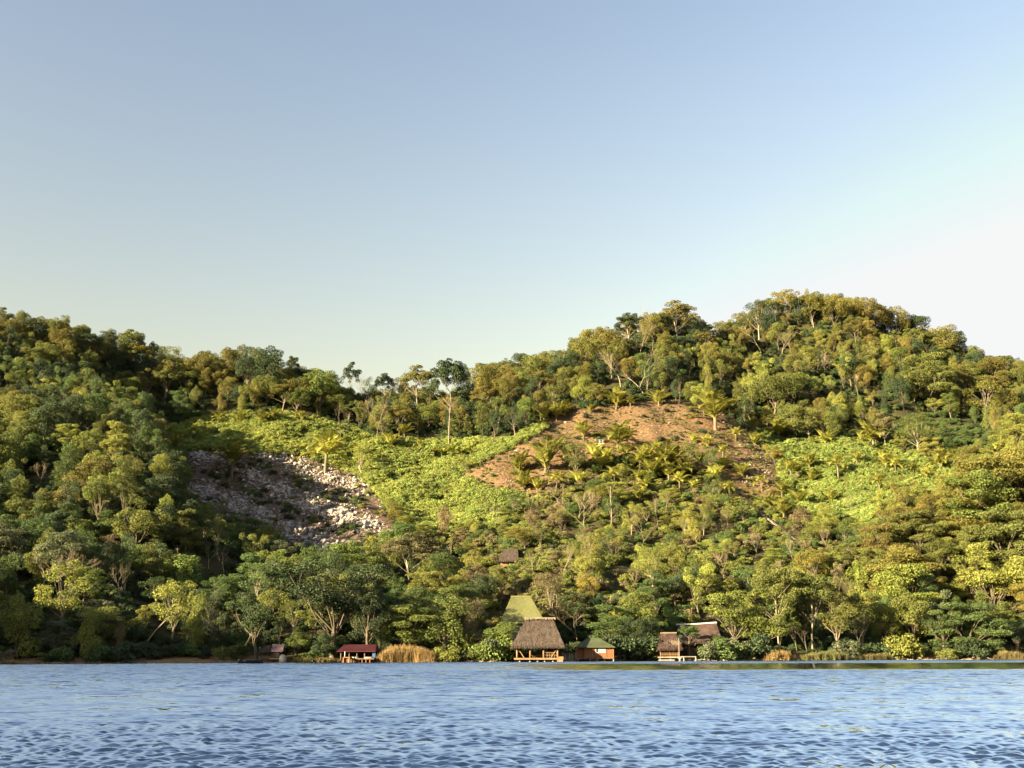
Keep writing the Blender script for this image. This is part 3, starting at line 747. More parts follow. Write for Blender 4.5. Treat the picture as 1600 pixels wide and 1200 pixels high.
def lodge():
    Y0 = 214.0; c = at(815, 975, Y0); g = float(zat(c[0], Y0)); t = thing('green_roofed_lodge', 'tall grey-walled lodge with a steep olive-green hipped roof behind the thatched pavilion', 'house', (c[0], Y0, 0))
    x = lambda u, v=975, Y=Y0: X(u, v, Y) - c[0]
    ze, zr = Zz(973, Y0), Zz(932, Y0 + 5)
    rf = MB(); hip(rf, (x(781), -.8, ze), (x(852), 10.8, ze), (x(799, 932, Y0+5), 5, zr), (x(829, 932, Y0+5), 5, zr), .18)
    # standing seams down the sheet roof
    for q in np.linspace(.04, .96, 26):
        a = np.array([x(781), -.8, ze]) * (1-q) + np.array([x(852), -.8, ze]) * q; b = np.array([x(799, 932, Y0+5), 5, zr]) * (1-q) + np.array([x(829, 932, Y0+5), 5, zr]) * q
        rf.tube([a + [0, 0, .02], b + [0, 0, .02]], .035, 4)
    o = part('roof', rf, M_GREENROOF, t)
    rc = MB(); rc.tube([(x(798, 932, Y0+5), 5, zr), (x(830, 932, Y0+5), 5, zr)], .16, 6); part('ridge_cap', rc, M_GREENROOF, o)
    w = MB(); w.box((x(790), .2, g - 2), (x(846), 9.8, ze - .18)); part('wall', w, M_GREYWALL, t)
    for u in (806, 822, 838):
        f = MB(); xx = x(u); f.box((xx - .6, .08, ze - 2.0), (xx + .6, .21, ze - .7)); fo = part('window', f, M_WOOD_GREY, t)
        p = MB(); p.box((xx - .5, .04, ze - 1.9), (xx + .5, .09, ze - .8)); part('pane', p, M_GLASS, fo)
lodge()

def cabin():
    Y0 = 202.5; c = at(932, 1028, Y0); t = thing('orange_cabin', 'small orange-walled cabin with a dark green hipped roof on stilts at the water', 'cabin', (c[0], Y0, 0))
    x = lambda u: X(u, 1020, Y0) - c[0]
    ze, zr, zf = Zz(1011, Y0), Zz(997, Y0 + 3), Zz(1028, Y0)
    rf = MB(); hip(rf, (x(902), -.6, ze), (x(961), 6.4, ze), (x(920), 2.9, zr), (x(938), 2.9, zr), .14); part('roof', rf, M_GREENDK, t)
    w = MB(); w.box((x(914), 0, zf), (x(958.5), 5.8, ze - .14)); wo = part('wall', w, M_ORANGE, t)
    for u in (914, 926, 936, 947, 958.5):
        b = MB(); b.box((x(u) - .06, -.06, zf), (x(u) + .06, .02, ze - .14)); part('batten', b, M_WOOD, wo)
    an = MB(); an.box((x(901), .9, zf), (x(913.9), 5, ze - .16)); part('side_room', an, M_ORANGE, t)
    f = MB(); z0, z1 = Zz(1020.5, Y0), Zz(1012.3, Y0); a, b = x(930.5), x(946)
    for bx in ((a, a+.1, z0, z1), (b-.1, b, z0, z1), (a+.1, b-.1, z0, z0+.1), (a+.1, b-.1, z1-.1, z1), ((2*a+b)/3-.04, (2*a+b)/3+.04, z0+.1, z1-.1), ((a+2*b)/3-.04, (a+2*b)/3+.04, z0+.1, z1-.1)):
        f.box((bx[0], -.09, bx[2]), (bx[1], -.01, bx[3]))
    fo = part('window', f, M_WHITE, t); p = MB(); p.box((a+.08, -.05, z0+.08), (b-.08, -.004, z1-.08)); part('pane', p, M_GLASS, fo)
    cu = MB(); cu.box(((2*a+b)/3+.06, -.07, z0+.1), (b-.12, -.052, z0+.65)); part('curtain', cu, M_WHITE, fo)
    fl = MB(); fl.box((x(900), -.15, zf - .16), (x(959.5), 5.9, zf)); part('floor_beam', fl, M_WOOD_DK, t)
    for u in (903, 922, 933, 944.5, 958.5):
        for yy in (.1, 5): posts(t, [x(u)], yy, -2.4, zf - .16, .11, M_WOOD_GREY, 'stilt')
    fn = thing('plank_fence', 'low grey plank fence on the bank between pavilion and orange cabin', 'fence', (X(890, 1025, 203.5), 203.5, 0))
    for j, q in enumerate(np.linspace(-1.6, 1.6, 9)):
        b = MB(); b.box((q - .12, -.03, .2), (q + .12, .03, 1.55 + .12 * math.sin(j * 2.3))); part('plank', b, M_WOOD_GREY if j % 3 else M_WOOD_DK, fn)
    b = MB(); b.box((-1.8, .03, .9), (1.8, .08, 1.05)); part('rail', b, M_WOOD_GREY, fn)
cabin()

def twin_huts():
    Y0 = 207.0; c = at(1046, 1026, Y0); t = thing('thatched_hut', 'small brown thatched hut with railed deck over the water beside the tall pole', 'hut', (c[0], Y0, 0))
    x = lambda u: X(u, 1015, Y0) - c[0]; z = lambda v: Zz(v, Y0, 1046)
    ze, zr, zd = z(1014), Zz(989.5, Y0 + 3, 1046), z(1026)
    rf = MB(); hip(rf, (x(1027), -.6, ze), (x(1066), 6.8, ze), (x(1038), 3, zr), (x(1060), 3, zr), .3, 1500, seed=3); o = part('roof', rf, M_THATCH_RED, t)
    rc = MB(); rc.tube([(x(1036), 3, zr + .02), (x(1062), 3, zr + .05)], .17, 7); part('ridge_cap', rc, M_THATCH_PALE, o)
    pt = MB(); kk = np.random.default_rng(4); a_ = np.array([x(1056), 0, ze]); n_ = 260; s_ = kk.normal(size=(n_, 2)) * [.45, .28]
    pt.leaves(np.stack([x(1056) + s_[:, 0], np.full(n_, .62) + s_[:, 1], ze + .95 + s_[:, 1] * .95 + .12], 1), unit(np.tile([[0, -.75, .66]], (n_, 1)) + kk.normal(size=(n_, 3)) * .15), kk.uniform(.3, .55, n_), .09, 1, axis_=unit(np.tile([[0, -.66, -.75]], (n_, 1)) + kk.normal(size=(n_, 3)) * .25)); part('roof_patch', pt, M_THATCH_PALE, o)
    dk = MB(); dk.box((x(1028), -.4, zd - .22), (x(1064), 6, zd)); part('deck', dk, M_WOOD_GREY, t)
    bk = MB(); bk.box((x(1032), 2.5, zd), (x(1062), 6, ze)); part('wall', bk, M_WOOD_DK, t)
    posts(t, [x(q) for q in (1032, 1046, 1059)], .1, zd, ze + .2, .1, M_WOOD)
    posts(t, [x(q) for q in (1031, 1047, 1061)], .0, -2.4, zd - .22, .1, M_WOOD_GREY, 'stilt')
    rl = MB()
    for h in (.35, .65): rl.tube([(x(1032), -.2, zd + h), (x(1060), -.2, zd + h)], .05, 5)
    for q in np.linspace(x(1032), x(1060), 12): rl.tube([(q, -.2, zd), (q, -.2, zd + .65)], .035, 4)
    part('railing', rl, M_WOOD, t)
    lg = MB(); lg.box((x(1028), -1.2, .05), (x(1052), -.5, .3)); part('landing', lg, M_WOOD_GREY, t)
    p = thing('wooden_pole', 'tall slim pale pole standing at the corner of the small thatched hut', 'pole', (X(1061.5, 1027, 205.6), 205.6, 0))
    mb = MB(); mb.tube([(0, 0, -2), (0, 0, 2), (.03, 0, Zz(998, 205.6, 1061))], [.09, .08, .06], 6); part('shaft', mb, M_WOOD_GREY, p)
    cp_ = MB(); cp_.tube([(.03, 0, Zz(998, 205.6, 1061)), (.03, 0, Zz(997, 205.6, 1061))], [.08, .02], 6); part('cap', cp_, M_STONE, p)
    # larger hut behind
    Y1 = 217.0; c = at(1094, 1000, Y1); g = float(zat(c[0], Y1)); t = thing('thatched_house', 'larger brown thatched house with a pale ridge partly hidden by a tree', 'house', (c[0], Y1, 0))
    x1 = lambda u: X(u, 1000, Y1) - c[0]; z1 = lambda v, Y=Y1: Zz(v, Y, 1094)
    zr, ze = z1(974, Y1 + 4), z1(1004)
    rf = MB(); hip(rf, (x1(1060), -.8, ze), (x1(1128), 8.8, ze), (x1(1064), 4, zr - .25), (x1(1126), 4, zr + .1), .3, 2200, seed=4); o = part('roof', rf, M_THATCH_RED, t)
    rc = MB(); rc.tube([(x1(1062), 4, zr - .25), (x1(1090), 4, zr - .2), (x1(1127), 4, zr + .12)], .2, 7); part('ridge_cap', rc, M_WHITE, o)
    w = MB(); w.box((x1(1066), .4, g - 2), (x1(1118), 7.6, ze)); part('wall', w, M_WOOD_DK, t)
    dr = MB(); dr.box((x1(1067), .3, g + .0), (x1(1074), .41, ze - .6)); part('door', dr, M_DARK, t)
    pr = MB(); hip(pr, (x1(1084), -3, z1(1007)), (x1(1105), .3, z1(1007)), (x1(1087), -.2, z1(1003)), (x1(1102), -.2, z1(1003)), .15, 400, seed=6); part('porch_roof', pr, M_THATCH, t)
    posts(t, [x1(1088), x1(1101)], -2.7, -.5, z1(1007), .09, M_ORANGE, 'porch_post')
    pw = MB(); pw.box((x1(1087), -2.0, -.3), (x1(1102), -1.9, z1(1008.5))); part('porch_screen', pw, M_ORANGE, t)
    # landing stage
    t = thing('landing_stage', 'small pale wooden landing stage on legs beside the small thatched hut', 'dock', (X(1077, 1030, 204), 204, 0))
    xx = lambda u: X(u, 1030, 204) - X(1077, 1030, 204); zt = Zz(1025.5, 204, 1077)
    mb = MB(); mb.box((xx(1067), 0, zt - .14), (xx(1088), 2.6, zt)); part('deck', mb, M_WOOD_GREY, t)
    mb = MB(); mb.box((xx(1062), .4, zt - .42), (xx(1067) - .02, 2.2, zt - .28)); part('step', mb, M_WOOD_GREY, t)
    posts(t, [xx(1062.6), xx(1068.6), xx(1087.4)], .1, -2, zt - .15, .11, M_STONE, 'leg')
twin_huts()

def hillside_hut():
    global HUT_Y
    p = ground(797, 886); Y0 = HUT_Y = p[1] + 1; c = at(795, 880, Y0); t = thing('hillside_hut', 'small thatched hut half hidden among trees on the slope above the lodge', 'hut', (c[0], Y0, 0))
    x = lambda u: X(u, 870, Y0) - c[0]
    ze, zr = Zz(876.5, Y0), Zz(858, Y0 + 2.5)
    rf = MB(); hip(rf, (x(779), -.6, ze), (x(810.5), 5.6, ze), (x(787), 2.5, zr), (x(809), 2.5, zr), .25, 900, seed=8); part('roof', rf, M_THATCH, t)
    w = MB(); w.box((x(782), .2, p[2] - 1.5), (x(808), 5, ze - .2)); part('wall', w, M_WOOD, t)
    d = MB(); d.box((x(793), .1, p[2] - .2), (x(797), .21, ze - .4)); part('door', d, M_DARK, t)
    q = ground(823, 882); s = thing('terrace', 'small terrace with white railings beside the hillside thatched hut', 'terrace', tuple(at(823, 880, Y0 + .5)))
    mb = MB(); mb.box((-1.9, 0, -.2), (1.9, 2.4, 0)); part('deck', mb, M_WOOD_GREY, s)
    posts(s, (-1.8, -.6, .6, 1.8), .1, -1.8, .95, .06, M_WHITE); mb = MB()
    for h in (.5, .95): mb.tube([(-1.85, .1, h), (1.85, .1, h)], .05, 5)
    part('railing', mb, M_WHITE, s)
    mb = MB(); mb.box((-.25, 1.0, 0), (.45, 1.6, .9)); part('bench', mb, M_WHITE, s)
hillside_hut()

def lookout():
    p = ground(937, 700); Y0 = p[1] - 1.5; t = thing('lookout_platform', 'tiny lookout platform with white railing on a pale stone base by the knoll palms', 'platform', tuple(at(937, 692.5, Y0)))
    s = 1 / px_per_m(at(937, 692, Y0))
    mb = MB(); mb.box((-7.5*s, 0, -.14), (8.5*s, 2.4, .06)); part('deck', mb, M_WHITE, t)
    posts(t, (-6*s, 0, 5*s), .1, -.6, 5.6*s, .06, M_WHITE); mb = MB()
    for h in (2.6, 5.2): mb.tube([(-8.5*s, .1, h*s), (6*s, .1, h*s)], .05, 5)
    part('railing', mb, M_WHITE, t)
    V = [(-6*s, .3, -.5), (4*s, .3, -.5), (4*s, 2.2, -.5), (-6*s, 2.2, -.5), (1*s, .5, -10*s), (3*s, .5, -10*s), (3*s, 2.2, -10*s), (0, 2.2, -10*s)]
    mb = MB(); mb.add(V, [(0,1,2,3), (7,6,5,4), (0,4,5,1), (1,5,6,2), (2,6,7,3), (3,7,4,0)]); part('stone_base', mb, M_STONE, t)
lookout()

def stairway():
    t = thing('stairway', 'narrow pale stone stairway running straight down the scrubby slope', 'stairs', tuple(ground(1212, 822)))
    b = np.array(t.location); mb = MB()
    for s in np.linspace(0, 1, 120):
        p = ground(1166 + 76 * s, 786 + 58 * s) - b
        mb.box((p[0] - .17, p[1] - .5, p[2] - .5), (p[0] + .17, p[1] + .5, p[2] + .12 + .16 * random.random()))
    part('steps', mb, M_STONE, t)
stairway()

def boathouse():
    Y0 = 197.0; c = at(557, 1028, Y0); t = thing('boathouse', 'low open boathouse with a faded red sheet roof in the shade under big trees', 'boathouse', (c[0], Y0, 0))
    x = lambda u: X(u, 1015, Y0) - c[0]; z = lambda v: Zz(v, Y0, 557)
    ze, zr, zd = z(1017.5), Zz(1007, Y0 + 3.5, 557), z(1028.5)
    rf = MB(); hip(rf, (x(527), -.6, ze), (x(587), 7.6, ze), (x(533), 3.5, zr), (x(584), 3.5, zr), .12); part('roof', rf, M_REDROOF, t)
    bw = MB(); bw.box((x(532), 6.4, 0), (x(584), 6.6, ze)); part('back_wall', bw, M_DARK, t)
    sw = MB(); sw.box((x(582.5), -.1, zd), (x(587), .1, ze)); part('side_panel', sw, M_BLUE, t)
    posts(t, [x(q) for q in (533, 546, 558, 570, 583)], 0, -2, ze, .1, M_WOOD_DK)
    dk = MB(); dk.box((x(545), -1.4, zd - .2), (x(586), 6, zd)); part('deck', dk, M_WOOD_DK, t)
    posts(t, [x(q) for q in (548, 553, 558, 563, 568, 574, 580)], -1.2, -2, zd - .2, .11, M_ORANGE, 'stilt')
    t = thing('jetty', 'short orange-lit wooden jetty with a white post beside the red-roofed boathouse', 'jetty', (X(541, 1030, 194.6), 194.6, 0)); zt = Zz(1026.5, 194.6, 541)
    mb = MB(); mb.box((-.6, 0, zt - .15), (.62, 3, zt)); part('deck', mb, M_WOOD, t)
    posts(t, (-.5, .5), .1, -2, zt - .15, .12, M_WOOD, 'leg'); posts(t, (-.28,), .12, zt, Zz(1018, 194.6, 541), .08, M_WHITE, 'mooring_post')
    mb = MB(); mb.box((-.4, .3, 0), (.4, .36, zt - .15)); part('skirt_board', mb, M_ORANGE, t)  # orange boards stand in for the warm light on the jetty

def hull(L_, W_, Hh):
    n = 9; V, Fc = [], []
    for i in range(n):
        s = i / (n - 1); w = W_ * .5 * (math.sin(min(1, .25 + s * 1.1) * math.pi * .5) if s < .7 else math.cos((s - .7) / .3 * 1.45) * .98 + .02); sh = Hh * (1 + .35 * max(0, s - .5) ** 2 * 4)
        xx = (s - .5) * L_; V += [(xx, -w, sh), (xx, -w*.7, .12*Hh), (xx, 0, -.25*Hh), (xx, w*.7, .12*Hh), (xx, w, sh), (xx, w*.86, sh), (xx, w*.55, .3*Hh), (xx, -w*.55, .3*Hh), (xx, -w*.86, sh)]
    for i in range(n - 1):
        for j in range(9): a, b = i*9+j, i*9+(j+1) % 9; Fc.append((a, a+9, b+9, b))
    Fc += [tuple(range(9)), tuple((n-1)*9 + j for j in range(8, -1, -1))]
    return V, Fc
def boat(label, loc, rz, L_, m, seats, trim):
    t = thing('rowing_boat', label, 'boat', loc, rz); t.scale = (1, 1, 1) if L_ > 3 else (.62, .6, .55)
    mb = MB(); mb.add(*hull(L_, 1.25, .42)); part('hull', mb, m, t)
    for s in seats:
        mb = MB(); mb.box((s - .22, -.5, .3), (s + .22, .5, .4)); part('seat', mb, M_WHITE, t)
    mb = MB(); mb.tube([(-L_*.48, 0, .3), (-L_*.5, 0, .62)], .1, 6); part('outboard_motor', mb, trim, t)
    return t
boathouse()
boat('white rowing boat pulled up inside the red-roofed boathouse near its blue panel', (X(576, 1027, 196), 196.2, Zz(1028.4, 196, 576) - .02), .2, 2.6, M_WHITE, (0, .6), M_DARK)
boat('small white boat on the boathouse deck near the orange-lit jetty', (X(555, 1027, 196), 196.0, Zz(1028.4, 196, 555) - .02), 0, 1.7, M_WHITE, (0,), M_DARK)
boat('dark navy boat with white seats moored at the shaded bank by the shack', (X(392, 1033, 190), 190, .05), .1, 4.2, M_NAVY, (-1.0, .3), M_WHITE)

def shack():
    Y0 = 196.5; c = at(424, 1028, Y0); t = thing('waterside_shack', 'weathered shack with a rusty tin roof and wicker wall in deep shade', 'shack', (c[0], Y0, 0))
    x = lambda u: X(u, 1015, Y0) - c[0]; z = lambda v: Zz(v, Y0, 424)
    mb = MB(); za, zb = z(1017.5), Zz(1006.5, Y0 + 2.4, 424)
    mb.add([(x(424), -.4, za), (x(443), -.4, za), (x(440), 2.4, zb), (x(421), 2.4, zb), (x(424), -.4, za-.1), (x(443), -.4, za-.1), (x(440), 2.4, zb-.1), (x(421), 2.4, zb-.1)], [(0,1,2,3), (7,6,5,4), (0,4,5,1), (1,5,6,2), (2,6,7,3), (3,7,4,0)])
    for q in np.linspace(.05, .95, 9): mb.tube([(x(424) + (x(443)-x(424))*q, -.42, za + .01), (x(421) + (x(440)-x(421))*q, 2.4, zb + .01)], .04, 4)
    part('roof', mb, M_TIN, t)
    mb = MB(); hip(mb, (x(404), -.3, z(1019)), (x(423), 3.2, z(1019)), (x(411), 1.5, z(1010)), (x(421), 1.5, z(1010)), .2, 500, seed=9); part('thatch_lean_to', mb, M_THATCH, t)
    mb = MB(); mb.box((x(423), 0, z(1029)), (x(436), 2.2, za - .12)); part('wall', mb, M_THATCH, t)
    mb = MB(); mb.box((x(422), -.5, z(1030)), (x(437), -.02, z(1028.6))); part('step', mb, M_WOOD_GREY, t)
    posts(t, [x(407), x(419)], 0, -.5, z(1019), .09, M_WOOD_DK)
    t = thing('water_barrel', 'large rounded grey barrel standing against the weathered shack', 'barrel', (X(442, 1026, 196.2), 196.2, max(.2, float(zat(X(442, 1026, 196.2), 196.2)))))
    mb = MB(); mb.tube([(0, 0, -.3), (0, 0, 0), (0, 0, .5), (0, 0, .95), (0, 0, 1.2)], [.55, .62, .68, .55, .2], 14); part('body', mb, M_GREYWALL, t, True)
    mb = MB(); mb.tube([(0, 0, 1.2), (0, 0, 1.28)], [.22, .2], 10); part('lid', mb, M_DARK, t)
shack()

# ------------------------------------------------------------------ planting
TINT = {'olive-brown': (.15, .138, .033), 'olive-green': (.122, .14, .034), 'yellow-green': (.205, .22, .047), 'bright green': (.122, .165, .038),
        'dark green': (.044, .068, .029), 'mid-green': (.078, .117, .035), 'grey-green': (.098, .114, .062), 'dry brown': (.17, .142, .074), 'golden': (.2, .18, .042)}
SHAPE = {'round': 'round-crowned tree', 'lobed': 'lumpy-crowned tree', 'tall': 'tall narrow tree', 'umbrella': 'flat-topped tree', 'layered': 'layered-foliage tree', 'airy': 'thin see-through tree', 'draped': 'vine-draped tree', 'ragged': 'ragged-crowned tree'}
KIND = {'round': 'broadleaf_tree', 'lobed': 'broadleaf_tree', 'tall': 'narrow_tree', 'umbrella': 'spreading_tree', 'layered': 'layered_tree', 'airy': 'sapling_tree', 'draped': 'vine_draped_tree', 'ragged': 'ragged_tree'}

CLEAR = [(796,960,884,1036,199), (776,924,858,980,225), (896,994,964,1036,203), (1024,986,1130,1036,206), (1066,970,1130,986,216), (778,853,840,884,HUT_Y), (524,1002,590,1036,197), (402,1003,450,1036,196),
         (380,1022,412,1038,190), (926,682,948,704,330), (1175,792,1245,846,300), (590,1008,676,1036,197)]
trees = []          # dict(kind, base, h, w, tint, u, v, manual)
def put_tree(u, v, vtop, kind, tint, wf=1.0, seed=None):
    p = ground(u, v); h = (project(p)[1] - vtop) / px_per_m(p) * 1.03
    trees.append(dict(k=kind, p=p, h=h, wf=wf, t=tint, man=True)); return trees[-1]

MANUAL = [
 # ridge line, from one end to the other
 (48,552,500,'round','dark green',1.2),(135,572,521,'umbrella','dark green',1.0),(12,550,500,'round','olive-brown',1.1),(92,560,512,'round','olive-brown',1.0),(178,585,541,'lobed','dark green',1),(218,602,552,'tall','dark green',1.0),
 (265,606,541,'airy','olive-green',1.1),(316,608,549,'round','olive-brown',1.0),(355,606,545,'tall','olive-brown',1.2),(384,612,553,'round','dark green',.9),(420,628,543,'tall','dark green',1.3),(456,612,557,'umbrella','dark green',.55),
 (500,648,581,'round','bright green',1.25),(470,640,590,'round','olive-brown',1),(548,628,566,'umbrella','dark green',.55),(600,640,585,'umbrella','dark green',.8),(652,650,572,'umbrella','olive-brown',1.0),(575,632,590,'airy','dark green',.7),(625,640,586,'airy','olive-brown',.8),(672,646,580,'ragged','olive-green',.8),(740,640,572,'ragged','dark green',.9),(440,625,556,'ragged','olive-brown',.9),(405,615,545,'ragged','dark green',1.0),(290,606,548,'ragged','olive-brown',1.0),(701,700,562,'umbrella','dark green',.62),
 (722,650,570,'tall','dark green',.8),(765,640,570,'round','olive-brown',1.1),(800,628,572,'round','olive-brown',1.0),(832,622,556,'lobed','olive-green',1.0),(876,605,548,'airy','dark green',.9),(915,590,530,'round','olive-brown',1.1),(948,570,512,'round','olive-brown',1.1),
 (984,548,489,'umbrella','dark green',1.1),(1020,548,489,'round','olive-brown',1.0),(1060,545,470,'umbrella','olive-brown',1.15),(1090,548,497,'round','dark green',.9),(1186,530,470,'airy','dark green',1.0),(1232,506,453,'round','olive-brown',1.2),(1270,510,458,'lobed','olive-brown',1.2),
 (1306,518,461,'round','olive-brown',1.1),(1360,520,465,'round','olive-brown',1.35),(1405,535,479,'round','olive-brown',1.0),(1438,545,492,'lobed','dark green',1.0),(1478,570,513,'round','olive-brown',1.2),(1503,575,516,'tall','dark green',1.0),(1550,610,556,'lobed','olive-brown',1.2),(1592,625,578,'round','olive-green',1.0),
 # trees standing at clearings
 (565,745,690,'airy','yellow-green',1.2),(822,668,622,'lobed','bright green',.9),(910,634,590,'lobed','yellow-green',.9),(1100,650,600,'round','yellow-green',.9),(1435,712,650,'airy','olive-green',1.4),(1385,708,645,'umbrella','dry brown',.8),(1265,690,638,'airy','olive-green',1.1),
 (1210,655,590,'round','olive-green',1.3),(900,752,690,'airy','olive-green',1.1),(1080,742,690,'airy','olive-green',.9),(1112,745,700,'airy','mid-green',1.0),(1240,640,582,'lobed','olive-green',1.2),
 (1450,640,555,'layered','olive-green',1.2),(1540,660,590,'airy','olive-brown',1.4),(1590,715,650,'layered','yellow-green',1.1),
 # left hill
 (215,716,640,'tall','dark green',1.1),(240,748,668,'ragged','mid-green',1.0),(262,784,706,'tall','dark green',1.2),(284,838,770,'ragged','dark green',1.0),(192,690,615,'ragged','olive-green',1.0),(228,735,662,'tall','mid-green',1.1),  # tall trees added along the spur crest to shade the rocky clearing
 (105,815,745,'airy','golden',1.0),(30,850,780,'lobed','olive-green',1.2),(62,845,782,'lobed','yellow-green',.9),(140,730,670,'round','olive-green',1.2),(255,845,775,'tall','yellow-green',.9),(215,880,798,'round','olive-green',1.3),(170,860,800,'layered','mid-green',1.0),
 (30,690,620,'round','olive-green',1.1),(130,640,575,'tall','olive-green',1.0),(200,640,590,'lobed','olive-green',1.1),
 # foot of the left hill
 (275,950,870,'lobed','bright green',1.5),(95,990,880,'airy','yellow-green',1.1),(130,960,890,'layered','bright green',1.1),(240,900,845,'round','olive-green',1.1),(22,1030,930,'draped','yellow-green',1.1),(185,1028,975,'draped','dry brown',.6),
 (520,1028,884,'ragged','dark green',1.7),(400,1030,905,'ragged','dark green',1.25),(594,1031,985,'ragged','dark green',.9),(505,1032,992,'lobed','dark green',1.0),(300,1020,930,'draped','yellow-green',.7),(330,1018,955,'airy','grey-green',1.2),(465,1030,990,'lobed','bright green',1.3),(575,1030,920,'tall','dark green',1.2),  # dark green of the big trees also carries the shade of this bank
 (640,935,838,'umbrella','dry brown',1.25),(600,920,845,'round','olive-green',1.0),(690,925,865,'lobed','mid-green',1.1),(640,1026,945,'layered','olive-green',1.2),(700,1028,935,'draped','olive-green',1.5),(735,1026,940,'draped','dry brown',.9),
 (785,1031,975,'lobed','bright green',1.35),(755,960,900,'round','dark green',.9),
 # behind and beside the huts
 (865,985,905,'airy','dry brown',1.5),(935,985,930,'round','dark green',.9),(1000,1030,970,'round','dark green',1.2),(970,1000,950,'lobed','yellow-green',1.1),(1005,990,945,'lobed','olive-green',1.1),(1078,1029,980,'umbrella','mid-green',.95),(1125,1028,995,'lobed','mid-green',1.2),
 (970,960,928,'round','grey-green',1.4),(1056,955,890,'ragged','dark green',1.3),(1092,968,885,'ragged','yellow-green',.8),
 # right bank
 (1150,1020,930,'ragged','olive-green',1.3),(1200,1022,920,'layered','olive-green',1.0),(1218,1028,890,'umbrella','olive-green',.8),(1270,1024,900,'umbrella','olive-green',1.0),(1312,1026,905,'ragged','olive-green',1.0),(1348,1020,930,'airy','olive-green',1.0),(1385,1022,950,'airy','yellow-green',.9),
 (1430,1000,888,'layered','yellow-green',1.2),(1475,1026,955,'ragged','mid-green',1.4),(1520,1027,945,'layered','mid-green',1.5),(1560,980,850,'ragged','yellow-green',1.2),(1420,960,860,'layered','olive-brown',1.2),(1590,1025,955,'ragged','dark green',1.2),
 (1500,860,780,'layered','olive-brown',1.4),(1440,880,800,'layered','olive-green',1.3),(1560,820,715,'layered','olive-brown',1.3),(1600,800,700,'round','olive-brown',1.4),(1530,840,740,'layered','olive-green',1.3),(1400,850,795,'layered','olive-brown',1.2),(1580,900,800,'layered','olive-green',1.2),
]
for m_ in MANUAL: put_tree(*m_)

BAREL = [(587,692,620,.8,'tall forked pale bare tree in front of the dark saddle'),(530,692,632,.7,'slim pale bare tree standing in the green strip under the ridge'),(970,605,540,1.0,'pale forked bare tree on the wooded slope above the knoll'),(1012,622,540,1.0,'cluster-branched pale bare tree at the knoll top edge'),
 (1076,592,572,.9,'small pale bare tree among crowns below the ridge notch'),(1060,640,590,.7,'crooked pale bare tree at the upper rim of the brown knoll'),(1190,556,508,1.5,'wide fuzzy bare tree under the summit'),(1285,590,545,1.2,'pinkish bare tree halfway up the summit slope'),(1222,560,515,1.2,'pale bare tree with fanned twigs on the summit slope'),
 (625,618,577,1.0,'bare twiggy tree sticking up in the ridge saddle'),(575,622,584,.7,'sparse bare tree against the sky in the ridge saddle'),(921,838,768,1.1,'large pale bare tree with a wide fork in mid slope'),(905,822,765,1.0,'leaning pale bare tree beside the wide forked one'),(870,790,755,1.2,'brownish fuzzy bare tree below the knoll'),
 (779,826,784,1.2,'fan-shaped bare tree at the edge of the middle crop'),(905,1008,946,1.25,'white-trunked bare tree between pavilion and orange cabin'),(62,945,858,1.5,'broad grey-brown leafless tree low on the shaded hill'),(128,930,872,1.2,'grey leafless tree beside the broad leafless one'),(185,945,880,.9,'slim twin-stemmed bare tree on the shaded hill'),
 (350,905,850,.8,'faint grey bare tree in shade under the rocky clearing'),(326,890,850,.9,'grey bare tree in shade at the foot of the rocky clearing'),(1535,640,592,1.4,'pale bare tree fanning out below the far shoulder'),(1000,560,500,.9,'thin bare tree poking over the ridge'),(1012,515,478,.9,'bare twiggy treetop above the ridge crowns'),
 (1272,512,448,.8,'bare treetop on the summit skyline'),(1390,525,470,.9,'small bare treetop right of the summit'),(880,905,848,.7,'slender slanting bare tree above the pavilion'),(847,890,842,.5,'thin straight pale tree near the hillside hut'),(833,900,862,.5,'thin pale tree beside the terrace railings'),(1030,830,772,.8,'pale bare tree in scrub below the palms'),
 (1240,760,735,1.0,'dry tree beside the palms at the crop edge'),(1000,860,800,.7,'slender bare tree in the middle of the lit slope'),(1100,960,905,.8,'pale many-stemmed tree above the thatched house'),(1310,985,925,.9,'bare branching tree on the right wooded bank')]
bares = []
for i, (u, v, vt, wf, lab) in enumerate(BAREL):
    p = ground(u, v); wm, tm, hh, ww = BARE[i % 4]; h = (project(p)[1] - vt) / px_per_m(p) * 1.02; s = h / hh
    t = thing('bare_tree', lab, 'bare tree', tuple(p), i * 1.7, 'leafless trees on the hillside'); t.scale = (s * wf, s * wf, s)
    link('trunk', tm, t); link('crown', wm, t); bares.append(p)
    CLEAR.append((u - .33 * (v - vt) * wf, vt, u + .33 * (v - vt) * wf, v - .22 * (v - vt), p[1] - 3.5))
BARE_MORE = []
for i, (u, v, hp_) in enumerate([(830,806,44),(880,852,40),(962,884,46),(1040,806,40),(1090,864,44),(1132,834,38),(1180,872,44),(1240,886,46),(1292,862,40),(990,934,46),(1132,906,50),(762,866,40),(702,884,44),(1330,806,38),(1200,642,44),(1132,624,42),(1342,624,44),(250,642,40),(150,706,42),(62,766,44),(1218,1026,62),(1246,1026,58),(1262,1027,52),(1345,1024,60)]):
    p = ground(u, v); wm, tm, hh, ww = BARE[(i + 1) % 4]; s = hp_ / px_per_m(p) / hh
    t = thing('bare_tree', '', 'bare tree', tuple(p), i * 2.3, 'leafless trees on the hillside'); t.scale = (s * .6, s * .6, s)
    link('trunk', tm, t); link('crown', wm, t); bares.append(p); BARE_MORE.append((t, u, v, hp_))
    CLEAR.append((u - 7, v - hp_, u + 7, v - .2 * hp_, p[1] - 3.5))
